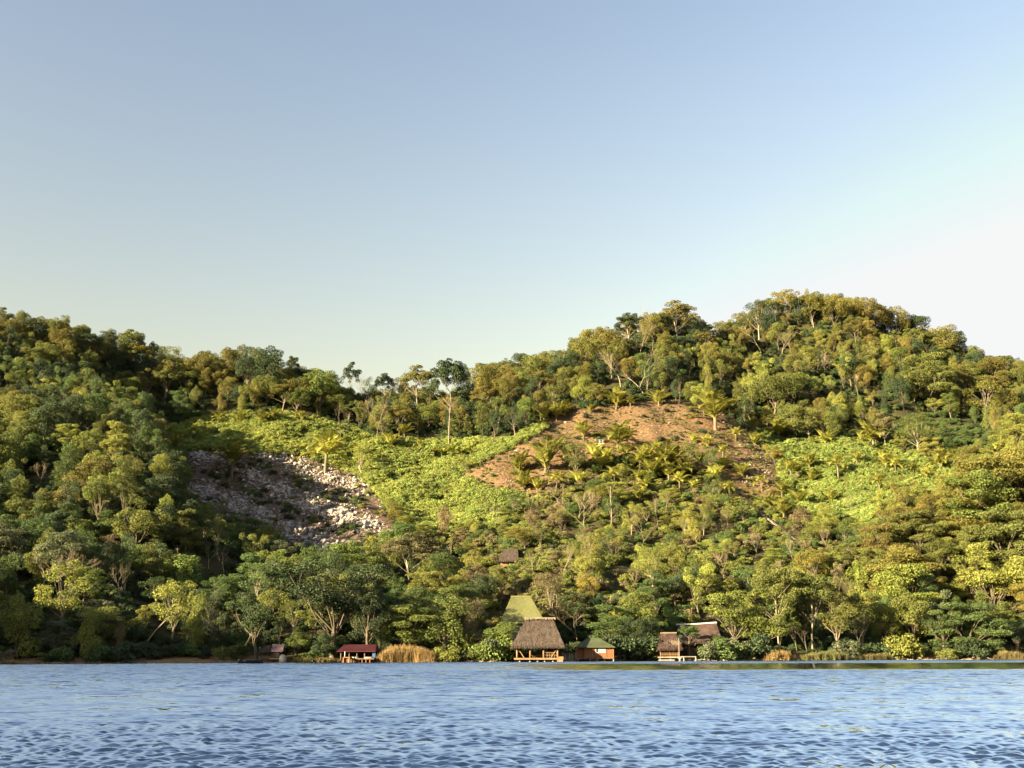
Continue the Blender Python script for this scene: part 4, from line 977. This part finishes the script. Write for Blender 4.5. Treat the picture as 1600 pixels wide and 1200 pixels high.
# leaning pale trunks at the shaded bank, a cut pole, a bent dead trunk
for u0, v0, u1, v1, r, lab in ((222,1012,270,958,.13,'slim white trunk leaning far over at the shaded bank'),(310,1004,326,972,.22,'thick pale trunk leaning out above the shaded bank'),(376,1020,396,985,.24,'stout grey trunk leaning towards the shack'),(372,955,384,930,.1,'thin white curved trunk in the shaded trees'),
                               (275,886,277,852,.14,'crooked white dead trunk on the shaded hill'),(955,826,954,760,.13,'straight bare pale trunk like a post in mid slope'),(187,950,185,920,.12,'short white trunk on the shaded hill'),(95,960,94,925,.1,'white upright trunk among yellow-green leaves')):
    p = ground(u0, v0); CLEAR.append((min(u0, u1) - 2, min(v0, v1), max(u0, u1) + 2, max(v0, v1) - 8, p[1] - 2)); q = at(u1, v1, p[1] + .5) - p; t = thing('leaning_trunk' if abs(u1 - u0) > 9 else 'dead_trunk', lab, 'tree trunk', tuple(p))
    mb = MB(); s = np.linspace(0, 1, 7)[:, None]; P = q * s + np.sin(s * 5 + u0) * np.array([.22, .1, .0]) * np.sin(s * math.pi); P[0] -= q * .06
    mb.tube(P, np.linspace(r * 1.2, r * .6, 7), 7); o = part('trunk', mb, M_PALE, t, True)
    mb = MB(); e = P[-1]; a = unit(q)
    for sg in (-1, 1): mb.tube([P[4], P[4] + (e - P[4]) * .6 + np.array([sg * .5, 0, .2]), e + np.array([sg * 1.3, 0, .9])], [r * .45, r * .3, r * .1], 5)
    part('branch', mb, M_PALE, t, True)

PALML = [(963,640,605),(1030,635,606),(1118,672,611),(850,660,637),(870,658,629),(882,652,625),(922,646,631),(966,708,660),(912,690,658),(852,740,684),(812,742,704),(818,768,735),(1038,738,692),(1010,730,694),(1052,735,700),(1105,700,678),(1085,695,676),(1217,688,655),(1365,703,655),(1237,752,716),(1310,748,711),
 (1492,742,700),(1120,754,726),(1062,766,738),(996,758,733),(1000,785,760),(1225,814,780),(1204,800,770),(1248,752,722),(1375,775,740),(212,708,677),(272,706,674),(362,748,694),(508,738,678),(375,664,641),(410,664,641),(428,658,638),(632,694,660),(655,708,688),(980,700,668),(1025,712,690),(580,860,838),(1470,742,706),(1130,735,712),(1270,760,735),(1290,700,672),(1340,730,705),(1400,745,715),(1430,750,722),(1180,700,675),(1150,690,668),(1075,720,698),(940,735,712),(890,735,700),(1005,770,745),(1085,775,748),(1140,780,752),(1190,770,742),(840,770,745),(985,640,620),(1140,650,622),(1250,790,762),(1300,790,765),(1350,700,675),(560,722,695),(470,665,643),(1560,720,690),(930,722,690),(948,732,700),(975,722,692),(1020,747,712),(1045,754,722),(1070,750,718),(1095,737,705),(1130,722,695),(870,767,738),(905,762,735),(1000,737,705),(960,757,728),(1160,747,722),(1265,737,708),(1385,737,705),(1450,757,728),(300,690,665),(340,667,645),(610,702,675),(1222,782,752)]
ADJ = ['upright yellow', 'plump', 'tall', 'slim', 'small', 'bushy', 'golden-fronded', 'drooping']
PLACE_P = {}
for i, (u, v, vt) in enumerate(PALML):
    p = ground(u, v); cm, tm, hh, ww = PALM[(1, 1, 0, 3, 3, 1, 3, 0, 0, 3)[i % 10] if i < 17 else (i * 5 + i // 3) % 6]; h = (v - vt) / px_per_m(p); s = h / hh * 1.05
    t = thing('palm_tree', '', 'palm', tuple(p), i * 2.1, 'palms around the clearings'); t.scale = (s, s, s)
    CLEAR.append((u - 9, vt, u + 9, v - .3 * (v - vt), p[1] - 3.5))
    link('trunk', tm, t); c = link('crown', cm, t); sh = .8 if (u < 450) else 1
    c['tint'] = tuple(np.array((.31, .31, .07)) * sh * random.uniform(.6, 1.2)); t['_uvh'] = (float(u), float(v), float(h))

for i, (u, v, vt, gname) in enumerate([(690,722,697,0),(706,722,694,0),(721,720,696,0),(678,716,698,0),(735,716,697,0),(1500,742,715,1)]):
    p = ground(u, v); lm, sm, hh, ww = BANANA[i % 2]; s = (v - vt) / px_per_m(p) / hh
    lab = ['second banana plant from the bare knoll side, broad leaved', 'tallest banana plant in the middle of the clump', 'banana plant with spreading leaves just beside the tallest', 'small banana plant at the far end of the clump', 'banana plant nearest the brown knoll', 'lone banana plant beside palms at the crop terrace'][i]
    t = thing('banana_plant', lab, 'banana plant', tuple(p), i, 'banana plants by the crop'); t.scale = (s, s, s); link('stem', sm, t); c = link('leaves', lm, t); c['tint'] = (.2, .21, .04)

# --- automatic fill: pick spots on the ground, choose the sort of tree by where they stand
def zone(u, v):
    ridge = np.interp(u, [0,130,200,270,400,500,600,700,780,850,950,1050,1130,1230,1350,1450,1520,1600], [548,565,595,598,600,636,652,648,630,606,560,528,552,506,512,545,602,622])
    if inside(THIN, u, v): return 'thin'
    if v > 985: return 'shore'
    if v < ridge + 42: return 'ridge'
    if u > 1360 and v > 755: return 'spur'
    if u < 300 and v < 860: return 'left'
    if u < 640 and v > 840: return 'shade'
    if v < 690: return 'upper'
    return 'lower'
PK = {'ridge': 'round tall ragged tall umbrella ragged lobed'.split(), 'thin': 'airy airy lobed draped ragged airy layered'.split(), 'shore': 'layered ragged draped airy lobed ragged'.split(), 'spur': 'layered layered ragged round lobed layered'.split(),
      'left': 'ragged lobed layered tall draped ragged'.split(), 'shade': 'ragged layered lobed draped airy'.split(), 'upper': 'ragged lobed tall airy ragged draped'.split(), 'lower': 'lobed airy ragged layered draped'.split()}
PT = {'ridge': ['olive-brown'] * 4 + ['olive-green'] * 3 + ['dark green'] * 2, 'thin': ['yellow-green'] * 6 + ['olive-green'] * 3 + ['mid-green', 'mid-green', 'dry brown', 'olive-brown'], 'shore': ['olive-green'] * 3 + ['mid-green'] * 3 + ['grey-green', 'yellow-green', 'dark green'],
      'spur': ['olive-brown'] * 3 + ['olive-green'] * 4 + ['yellow-green'] * 2 + ['golden'], 'left': ['olive-green'] * 4 + ['mid-green'] * 3 + ['dark green'] * 3 + ['olive-brown', 'yellow-green'], 'shade': ['dark green'] * 3 + ['mid-green'] * 4 + ['grey-green'] * 2 + ['bright green', 'dry brown', 'olive-green'],
      'upper': ['olive-green'] * 4 + ['olive-brown'] * 2 + ['yellow-green'] * 2 + ['mid-green', 'dark green'], 'lower': ['olive-green'] * 4 + ['yellow-green'] * 4 + ['mid-green'] * 2 + ['dry brown', 'golden']}
HT = {'ridge': (9, 15), 'thin': (4.5, 9), 'shore': (6.5, 13), 'spur': (8, 13), 'left': (8.5, 15), 'shade': (7, 12.5), 'upper': (8.5, 14.5), 'lower': (6, 11)}
SPC = {'ridge': 5.6, 'thin': 5.0, 'shore': 5.2, 'spur': 5.4, 'left': 5.4, 'shade': 5.2, 'upper': 5.5, 'lower': 5.0}
NAT = {'ragged': 12.5, 'round': 12, 'lobed': 11, 'tall': 15, 'umbrella': 15, 'layered': 11.5, 'airy': 10.5, 'draped': 10}
def blocked(u, v, hp, wp, Y):
    for a, b, c, d, yb in CLEAR:
        if Y < yb + 3.5 and u + wp * .5 > a and u - wp * .5 < c and v > b and v - hp < d: return True
    return False
OPEN = [ROCKY, MIDCROP, STRIP, KNOLL, RCROP, GULLY]
k = np.random.default_rng(99); grid = {}
def taken(x, y, r):
    ci, cj = int(x // 8), int(y // 8)
    return any((x - q[0]) ** 2 + (y - q[1]) ** 2 < (.5 * (r + q[2])) ** 2 for i in (-1, 0, 1) for j in (-1, 0, 1) for q in grid.get((ci + i, cj + j), ()))
def occupy(x, y, r): grid.setdefault((int(x // 8), int(y // 8)), []).append((x, y, r))
for t in trees: occupy(t['p'][0], t['p'][1], 4.6)
for p in bares: occupy(p[0], p[1], 3)
CX, CY = k.uniform(-255, 262, 90000), k.uniform(82, 560, 90000); CZ = zat(CX, CY)
for x, y, z in zip(CX, CY, CZ):
    if y < shore(x) + 2.5 and z < .7 or z < .5: continue
    u, v, w = project((x, y, z))
    if u > 1670 or (u < -40 and k.random() < .3): continue
    zn = zone(u, v) if u > -40 else 'left'
    sp = SPC[zn] * k.uniform(.85, 1.2)
    if taken(x, y, sp): continue
    ppm = F / w; h = k.uniform(*HT[zn]); h *= .85 if zn == 'ridge' and 425 < u < 760 else 1; hp = h * ppm
    if u > -40:
        op = [inside(q, u, v) for q in OPEN]
        if any(op): continue
        c2 = inside(ROCKY, u, v - hp * .72) or inside(KNOLL, u, v - hp * .8) or (inside(MIDCROP, u, v - hp * .8) and k.random() < .75) or (inside(RCROP, u, v - hp * .8) and k.random() < .6)
        if c2: h *= .55; hp *= .55
        if c2 and (inside(ROCKY, u, v - hp * .72) or inside(KNOLL, u, v - hp * .8)): continue
        kd = PK[zn][k.integers(len(PK[zn]))]
        if blocked(u, v, hp, 7 * ppm, y): continue
        # hidden behind the crest?
        tt = np.arange(170, y - 2, 3.0); top = np.array([x, y, z + h]); dd = (top - CAM) / y
        if len(tt) and np.any(zat(dd[0] * tt, tt) > H + dd[2] * tt + 1.0): continue
    else: kd = 'round'; h = k.uniform(10, 14)
    occupy(x, y, sp)
    trees.append(dict(k=kd, p=np.array([x, y, z]), h=h, wf=k.uniform(.75, 1.15) * min(1.5, (NAT[kd] / h) ** .5), t=PT[zn][k.integers(len(PT[zn]))], man=False, zn=zn))
for t in trees:
    t['u'], t['v'], w = project(t['p']); t['ppm'] = F / w; t['hp'] = t['h'] * t['ppm']
    t.setdefault('zn', 'manual')
    t['proto'] = k.integers(len(PROTO[t['k']])); t['rz'] = k.uniform(0, 6.283); t['tv'] = np.array(TINT[t['t']]) * k.uniform(.82, 1.2) * k.uniform(.94, 1.06, 3)
print('TREES', len(trees))

# --- which ones are things of their own
rank = sorted([t for t in trees if not t['man'] and -15 < t['u'] < 1615], key=lambda t: -t['hp'] * (1.5 if t['zn'] == 'ridge' else 1.0))
single = [t for t in trees if t['man']] + rank[:370]
cnt = {}
for t in list(single):
    c = cnt.get(KIND[t['k']], 0)
    if c >= 285: single.remove(t)
    cnt[KIND[t['k']]] = c + 1
sid = {id(t) for t in single}
rest = [t for t in trees if id(t) not in sid]
print('SINGLE', len(single), cnt, 'REST', len(rest))

LM = [('the shaded rocky clearing',450,785),('the sunlit rocks',585,770),('the middle crop slope',680,775),('the brown knoll',900,690),('the bare knoll top',1010,640),('the lookout platform',937,692),('the hillside hut',795,868),('the green-roofed lodge',815,950),('the thatched pavilion',841,995),
 ('the orange cabin',932,1012),('the thatched house',1100,985),('the sunny bank reeds',1215,1025),('the tan reed bed',630,1020),('the red-roofed boathouse',556,1010),('the waterside shack',425,1015),('the thick leaning trunk',318,990),('the ridge saddle',590,610),('the round summit',1260,470),('the left hilltop',50,520),
 ('the notch below the summit',1125,530),('the right-hand crop terrace',1340,745),('the dark overgrown gully',1450,690),('the stone stairway',1205,815),('the banana clump',706,712),('the wide forked bare tree',915,800),('the summit shoulder',1540,590),('the crooked white dead trunk',276,868),
 ('the strip under the ridge',400,670),('the broad leafless tree',62,900),('the near spur',1520,790),('the end of the sunny bank',1560,1020),('the end of the shaded bank',40,1030),('the golden fuzzy tree',105,780),('the spur by the rocks',230,750),('the open gap in the sunny bank',1300,1000),('the middle of the lit slope',1050,860)]
def where(u, v, hp):
    cu, cv = u, v - hp * .55; best = min(LM, key=lambda l: math.hypot((cu - l[1]), (cv - l[2]) * 1.15)); du, dv = cu - best[1], cv - best[2]
    if abs(du) < 30 and abs(dv) < 26: rel = 'at'
    elif abs(dv) > abs(du) * .9: rel = 'above' if dv < 0 else 'below'
    else: rel = 'left of' if du < 0 else 'right of'
    return f'{rel} {best[0]}'
def distinct(items):
    """items: list of [object, head, tail, u, v]; gives each a label of its own, by rank along the picture only where nothing else helps"""
    by = {}
    for it in items: by.setdefault((it[1], it[2]), []).append(it)
    ORD = ['', 'second', 'third', 'fourth', 'fifth', 'sixth', 'seventh', 'eighth', 'ninth', 'tenth', 'eleventh', 'twelfth']
    for (hd, tl), its in by.items():
        n = len(its)
        if n == 1: its[0][0]['label'] = f'{hd} {tl}'; continue
        us, vs = [i[3] for i in its], [i[4] for i in its]
        horiz = np.ptp(us) >= np.ptp(vs) or n > 3
        its.sort(key=(lambda i: i[3]) if horiz else (lambda i: i[4]))
        for j, it in enumerate(its):
            first, last = ('leftmost', 'rightmost') if horiz else ('uppermost', 'lowest')
            if j == 0: pre = first
            elif j == n - 1: pre = last
            else: pre = ORD[min(j, 11)] + (' from left' if horiz else ' from top')
            it[0]['label'] = f'{pre} {hd} {tl}'
items = []
hs = sorted(t['hp'] for t in single); lo_, hi__ = hs[len(hs) // 3], hs[2 * len(hs) // 3]
for t in single:
    cm, tm, hh, ww = PROTO[t['k']][t['proto']]; s = t['h'] / hh
    o = thing(KIND[t['k']], '', 'tree', tuple(t['p']), t['rz'], 'trees on the wooded hillside and bank'); o.scale = (s * t['wf'], s * t['wf'], s)
    link('trunk', tm, o); c = link('crown', cm, o); c['tint'] = tuple(float(q) for q in t['tv'])
    size = 'small' if t['hp'] < lo_ else 'medium' if t['hp'] < hi__ else 'large'
    items.append([o, f"{size} {t['t']} {SHAPE[t['k']]}", where(t['u'], t['v'], t['hp']), t['u'], t['v']])
distinct(items)
items = [[o, 'slim pale leafless tree', where(u, v, hp_), u, v] for o, u, v, hp_ in BARE_MORE]
distinct(items)
items = []
for o in [o for o in COL.objects if o.name.split('.')[0] == 'palm_tree']:
    u, v, h = o['_uvh']; del o['_uvh']
    items.append([o, ('tall' if h > 8 else 'small' if h < 5.5 else 'medium') + ' yellow-green palm with upright fronds', where(u, v, 20), u, v])
distinct(items)

VAR = [(kk, i) for kk in PROTO for i in range(len(PROTO[kk]))]
FOR = [join_meshes('forest_' + kk, [PROTO[kk][i][0], PROTO[kk][i][1]]) for kk, i in VAR]
scatter('forest', [t['p'] for t in rest], [t['rz'] for t in rest], [(t['h'] / PROTO[t['k']][0][2] * t['wf'],) * 2 + (t['h'] / PROTO[t['k']][0][2],) for t in rest], [VAR.index((t['k'], t['proto'])) for t in rest], np.array([t['tv'] for t in rest]), FOR)['label'] = 'dense mass of smaller trees filling the wooded hillside'

# --- shrubs along the bank: things of their own
items = []
SHL = [(755,1032,1.7,'bright green'),(775,1032,1.9,'bright green'),(800,1033,1.2,'mid-green'),(975,1031,2.4,'dark green'),(1015,1031,2.2,'dark green'),(1120,1029,2.0,'mid-green'),(1108,1029,1.6,'grey-green'),(1140,1029,2.0,'mid-green'),(985,1030,1.8,'mid-green')]
for u in range(4, 1600, 21):
    if any(a - 8 < u < c + 8 for a, b, c, d, y in CLEAR if d > 1030): continue
    if u > 1130 and k.random() < .25: continue
    if u < 400 and (k.random() < .35 or 215 < u < 335 and k.random() < .7): continue
    uu = u + k.uniform(-9, 9); SHL.append((uu, None, k.uniform(.5, 1.9) if u < 1130 else k.uniform(.7, 2.1), ['olive-green', 'mid-green', 'dark green', 'yellow-green', 'grey-green', 'dry brown'][k.integers(6)] if u > 680 else ['mid-green', 'dark green', 'olive-green', 'dry brown'][k.integers(4)]))
for i, (u, v, s, tn) in enumerate(SHL):
    x = X(u, 1030, 205.0); 
    for _ in range(3): y = float(shore(x)) + (1.6 if v is None else .8) + (i % 3) * .6; x = X(u, 1030, y)
    cm, tm, hh, ww = SHRUB[i % 4]
    o = thing('shrub', '', 'shrub', (x, y, max(float(zat(x, y)), .05)), i * 1.3, 'shrubs along the water edge'); o.scale = (s, s, s * k.uniform(.8, 1.1))
    link('stems', tm, o); c = link('foliage', cm, o); c['tint'] = tuple(np.array(TINT[tn]) * k.uniform(.85, 1.15))
    items.append([o, f"{'big' if s > 1.5 else 'low'} {tn} bank shrub", where(u, 1030, 10), u, 1030])
distinct(items)

# --- reeds
M_REED = leaf_material('reed_blades', trans=.2, rough=.7)
def reed_bed(u0, u1, h, n, tint, label, deep=3.2, off=-1.2):
    cx = X((u0 + u1) / 2, 1030, 203); cy = float(shore(cx)); t = MB(); kk = np.random.default_rng(int(u0)); src = [make_reed(300 + i, h) for i in range(4)]
    src = [(np.concatenate(s.v), s.f, np.concatenate(s.lv)) for s in src]
    for i in range(n):
        u = kk.uniform(u0, u1); x = X(u, 1030, cy); y = float(shore(x)) + off + kk.uniform(0, deep); x = X(u, 1030, y); V, Fc, lv = src[i % 4]; a = kk.uniform(0, 6.28)
        e = min(1, .55 + .9 * min(u - u0, u1 - u) / (u1 - u0) * 2) * kk.uniform(.75, 1.1)
        Rm = np.array([[math.cos(a), -math.sin(a), 0], [math.sin(a), math.cos(a), 0], [0, 0, e]]); t.add(V @ Rm.T + [x - cx, y - cy, max(0, float(zat(x, y)))], Fc, lv * kk.uniform(.8, 1.2))
    o = link('reed_bed', t.mesh('reed_bed', M_REED), None, (cx, cy, 0)); o['tint'] = tint; tag(o, label, 'reeds', 'reed beds along the bank'); return o
TAN = (.31, .215, .09)
reed_bed(592, 674, 3.0, 190, TAN, 'large tan reed bed on the bank beside the red-roofed boathouse')
reed_bed(1198, 1236, 2.2, 70, TAN, 'tan reeds left of the white trunks on the sunny bank')
reed_bed(1256, 1330, 1.9, 90, (.14, .14, .05), 'greenish reeds in front of the sunny bank trees')
reed_bed(1336, 1400, 1.6, 60, (.15, .135, .055), 'sparse short reeds along the middle of the sunny bank')
reed_bed(1555, 1600, 1.9, 50, (.19, .155, .065), 'tan reeds at the far end of the sunny bank')
reed_bed(0, 30, .9, 50, TAN, 'low golden grass at the dark end of the shaded bank')
reed_bed(448, 530, 1.1, 70, (.12, .1, .04), 'short dull grass between shack and boathouse')

# --- rocks
PR = []
while len(PR) < 5200:
    u, v = k.uniform(280, 632), k.uniform(704, 868)
    if not inside(ROCKY, u, v): continue
    s_ = (u - 280) * .42 - (v - 704)                                   # beds of rock run down the slope
    dens = .5 + .5 * math.sin(s_ * .115 + 1.0 + .8 * math.sin(u * .03)) + .25 * math.sin(u * .11 + v * .07)
    if k.random() > .2 + .8 * max(dens, 0) ** 1.5: continue
    if u > 555 and k.random() < .5: continue
    PR.append((u, v, float(np.clip(k.lognormal(-1.15, .58) * (.75 + .4 * dens), .15, 1.25))))
PR.sort(key=lambda q: -q[2])
items = []
def clear_zone(u, v):
    if u > 540 and v < 800: return 'in the sunlit corner of the rocky clearing'
    if v < 735: return 'along the top edge of the rocky clearing'
    if u < 380: return 'at the dark end of the rocky clearing'
    if v > 815: return 'at the foot of the rocky clearing'
    if u > 540: return 'at the lower end of the rocky clearing near the crop'
    return 'in the shaded middle of the rocky clearing'
for i, (u, v, s) in enumerate(PR[:130]):
    p = ground(u, v); o = link('boulder', ROCKS[i % 6], None, tuple(p + [0, 0, s * .12])); o.scale = (s, s, s * k.uniform(.7, 1.15)); o.rotation_euler = (k.uniform(-.3, .3), k.uniform(-.3, .3), k.uniform(0, 6.28))
    tag(o, None, 'boulder', 'limestone boulders in the rocky clearing'); items.append([o, f"{'big' if i < 45 else 'middling'} {['flat', 'blocky', 'slab-like', 'upright', 'blocky', 'flat'][i % 6]} pale boulder", clear_zone(u, v), u, v])
distinct(items)
small = [(ground(u, v), s) for u, v, s in PR[130:]]
for _ in range(900):
    u, v = k.uniform(712, 1218), k.uniform(625, 780)
    if inside(KNOLL, u, v) and (k.random() < .3 or math.sin(u * .05) + math.sin(v * .13 + u * .02) > .8): small.append((ground(u, v), float(np.clip(k.lognormal(-1.55, .45), .1, .7))))
for _ in range(160):
    u, v = k.uniform(1165, 1218), k.uniform(695, 760); small.append((ground(u, v), float(k.uniform(.15, .55))))
scatter('rubble', [p + [0, 0, s * .15] for p, s in small], k.uniform(0, 6.28, len(small)), np.array([[s, s, s * k.uniform(.6, 1.1)] for p, s in small]), k.integers(0, 6, len(small)), np.ones((len(small), 3)), ROCKS, k.uniform(-.35, .35, (len(small), 2)))['label'] = 'loose pale limestone rubble strewn over the clearings'

GAPS = []
while len(GAPS) < 150:
    u, v = k.uniform(280, 632), k.uniform(704, 868)
    if not inside(ROCKY, u, v): continue
    s_ = (u - 280) * .42 - (v - 704); dens = .5 + .5 * math.sin(s_ * .115 + 1.0 + .8 * math.sin(u * .03)) + .25 * math.sin(u * .11 + v * .07)
    if dens < .3: GAPS.append(ground(u, v))
# --- dry sticks and stubble on the knoll
PS = []
while len(PS) < 1500:
    u, v = k.uniform(712, 1218), k.uniform(625, 780)
    if inside(KNOLL, u, v): PS.append(ground(u, v))
scatter('debris', PS, k.uniform(0, 6.28, len(PS)), k.uniform(.6, 1.5, len(PS)), k.integers(0, 3, len(PS)), np.ones((len(PS), 3)), STICKS)['label'] = 'dry sticks and stubble lying on the cleared brown knoll'

DB = []
for _ in range(520):
    u = k.uniform(0, 1600); x = X(u, 1031, 204)
    for _ in range(3): y = float(shore(x)) + k.uniform(-.8, 1.6) * 1.0; x = X(u, 1031, y)
    DB.append((x, y, max(.02, float(zat(x, y)))))
scatter('driftwood', DB, k.uniform(0, 6.28, len(DB)), np.where(np.arange(len(DB)) % 3 == 0, k.uniform(.1, .28, len(DB)), k.uniform(.5, 1.6, len(DB))), np.where(np.arange(len(DB)) % 3 == 0, k.integers(6, 9, len(DB)), k.integers(0, 6, len(DB))), np.ones((len(DB), 3)), STICKS * 2 + ROCKS[:3], k.uniform(-.3, .3, (len(DB), 2)))['label'] = 'driftwood, roots and stones along the water line'
# --- crop plants
PC, TC = [], []
for poly, n, tn in ((MIDCROP, 5600, (.31, .355, .095)), (STRIP, 3500, (.29, .325, .085)), (RCROP, 4600, (.28, .34, .09))):
    a = np.array(poly); m = 0
    while m < n:
        u, v = k.uniform(a[:, 0].min(), a[:, 0].max()), k.uniform(a[:, 1].min(), a[:, 1].max())
        if not inside(poly, u, v): continue
        m += 1
        if math.sin(u * .045 + 2) * math.sin(v * .09) > .82: continue
        PC.append(ground(u, v)); g_ = .5 + .5 * math.sin(u * .033 + 1.3 * math.sin(v * .05)) * math.sin(v * .06 + u * .012 + 2); TC.append((np.array(tn) * (1 - .6 * g_) + np.array((.15, .2, .055)) * .6 * g_) * k.uniform(.7, 1.25) * k.uniform(.92, 1.08, 3))
PC = np.array(PC)
scatter('crop_plants', PC, k.uniform(0, 6.28, len(PC)), k.uniform(.8, 1.5, len(PC)) * (1 + .3 * np.sin(PC[:, 0] * .35) * np.sin(PC[:, 1] * .3)), k.integers(0, 4, len(PC)), np.array(TC), CROP)['label'] = 'bright green leafy crop covering the cleared slopes'

# --- undergrowth everywhere else
PU, TU, SU = [], [], []
for q in GAPS: PU.append(tuple(q)); SU.append(k.uniform(.25, .7)); TU.append(np.array(TINT['mid-green' if k.random() < .6 else 'dark green']) * .9)
n_ = 0
while n_ < 900:
    u, v = k.uniform(712, 1218), k.uniform(625, 780)
    if not inside(KNOLL, u, v) or math.sin(u * .06 + 1) + math.sin(v * .11 + u * .03) < -.4: continue
    n_ += 1; PU.append(tuple(ground(u, v))); SU.append(k.uniform(.12, .4)); TU.append(np.array(TINT[['olive-green', 'yellow-green', 'dry brown', 'mid-green'][k.integers(4)]]) * k.uniform(.8, 1.2))
UX, UY = k.uniform(-235, 250, 26000), k.uniform(165, 520, 26000); UZ = zat(UX, UY)
for x, y, z in zip(UX, UY, UZ):
    if z < .6: continue
    u, v, w = project((x, y, z))
    if not -30 < u < 1630: continue
    if inside(ROCKY, u, v) and k.random() > .07: continue
    if inside(KNOLL, u, v) and k.random() > .08: continue
    crop = inside(MIDCROP, u, v) or inside(STRIP, u, v) or inside(RCROP, u, v)
    if crop and k.random() > .13: continue
    if v > 985 and blocked(u, v, 15, 15, y): continue
    if 776 < u < 818 and 872 < v < 894: continue
    if 1160 < u < 1250 and abs((v - 786) - (u - 1166) * .763) < 6: continue
    s = k.uniform(.45, 1.15) * (.7 if crop or inside(KNOLL, u, v) or inside(ROCKY, u, v) else 1)
    if inside(GULLY, u, v): tn = 'mid-green'
    elif zone(u, v) in ('thin', 'lower', 'spur'): tn = ['yellow-green', 'olive-green', 'mid-green', 'olive-green', 'dry brown'][k.integers(5)]
    else: tn = ['mid-green', 'dark green', 'dark green'][k.integers(3)]  # dark tints put the shade between crowns into the leaf colour
    PU.append((x, y, z)); SU.append(s); TU.append(np.array(TINT[tn]) * k.uniform(.8, 1.2) * k.uniform(.94, 1.06, 3))
UND = [join_meshes('undergrowth_bush', [q[0], q[1]]) for q in SHRUB]
scatter('undergrowth', PU, k.uniform(0, 6.28, len(PU)), np.array(SU), k.integers(0, 4, len(PU)), np.array(TU), UND)['label'] = 'bushy undergrowth between the trees'
print('UNDER', len(PU))

# ------------------------------------------------------------------ light, sky, camera
SUN_EL, SUN_AZ = R_(15.5), R_(237)              # clockwise from straight ahead (+y): behind the camera and to the left
to_sun = Vector((math.sin(SUN_AZ) * math.cos(SUN_EL), math.cos(SUN_AZ) * math.cos(SUN_EL), math.sin(SUN_EL)))
ld = bpy.data.lights.new('sun', 'SUN'); ld.energy = 5.0; ld.angle = R_(.5); ld.color = (1, .81, .49)
lo = link('sun', ld); lo.rotation_euler = to_sun.to_track_quat('Z', 'Y').to_euler()
w = bpy.data.worlds.new('World'); SC.world = w; w.use_nodes = True; nt = w.node_tree; nt.nodes.clear()
sky = nt.nodes.new('ShaderNodeTexSky'); sky.sky_type = 'NISHITA'; sky.sun_disc = False; sky.sun_elevation = SUN_EL; sky.sun_rotation = SUN_AZ
sky.air_density = 2.0; sky.dust_density = 3; sky.ozone_density = 0
bg = nt.nodes.new('ShaderNodeBackground'); bg.inputs[1].default_value = .05; wo = nt.nodes.new('ShaderNodeOutputWorld')
gm = nt.nodes.new('ShaderNodeGamma'); gm.inputs[1].default_value = 1.45; nt.links.new(sky.outputs[0], gm.inputs[0])
wbm = nt.nodes.new('ShaderNodeMix'); wbm.data_type = 'RGBA'; wbm.blend_type = 'MULTIPLY'; wbm.inputs[0].default_value = 1; wbm.inputs[7].default_value = (.583, .549, .722, 1)   # the camera's cool white balance
nt.links.new(gm.outputs[0], wbm.inputs[6]); cap = nt.nodes.new('ShaderNodeMix'); cap.data_type = 'RGBA'; cap.blend_type = 'DARKEN'; cap.inputs[0].default_value = 1; cap.inputs[7].default_value = (3.25, 3.3, 3.3, 1)   # hazy glow round the sun kept low: the sun lamp carries it
nt.links.new(wbm.outputs[2], cap.inputs[6]); nt.links.new(cap.outputs[2], bg.inputs[0]); nt.links.new(bg.outputs[0], wo.inputs[0])

cd = bpy.data.cameras.new('camera'); cam = link('camera', cd); cd.sensor_width = 36; cd.lens = 36 * F / 1600; cd.clip_start = .5; cd.clip_end = 12000
cam.matrix_world = Matrix(((_x[0], _u[0], -_f[0], 0), (_x[1], _u[1], -_f[1], 0), (_x[2], _u[2], -_f[2], H), (0, 0, 0, 1)))
SC.camera = cam
vs = SC.view_settings; SC.display_settings.display_device = 'sRGB'; vs.view_transform = 'Standard'; vs.look = 'None'; vs.gamma = 1; vs.use_curve_mapping = False; vs.exposure = 2.5
SC.render.engine = 'CYCLES'; cy = SC.cycles; cy.max_bounces = 5; cy.diffuse_bounces = 3; cy.glossy_bounces = 3; cy.transmission_bounces = 3; cy.transparent_max_bounces = 4
cy.use_denoising = True; cy.use_adaptive_sampling = True; cy.adaptive_threshold = .02; cy.caustics_reflective = False; cy.caustics_refractive = False; cy.sample_clamp_indirect = 4
SC.render.film_transparent = False
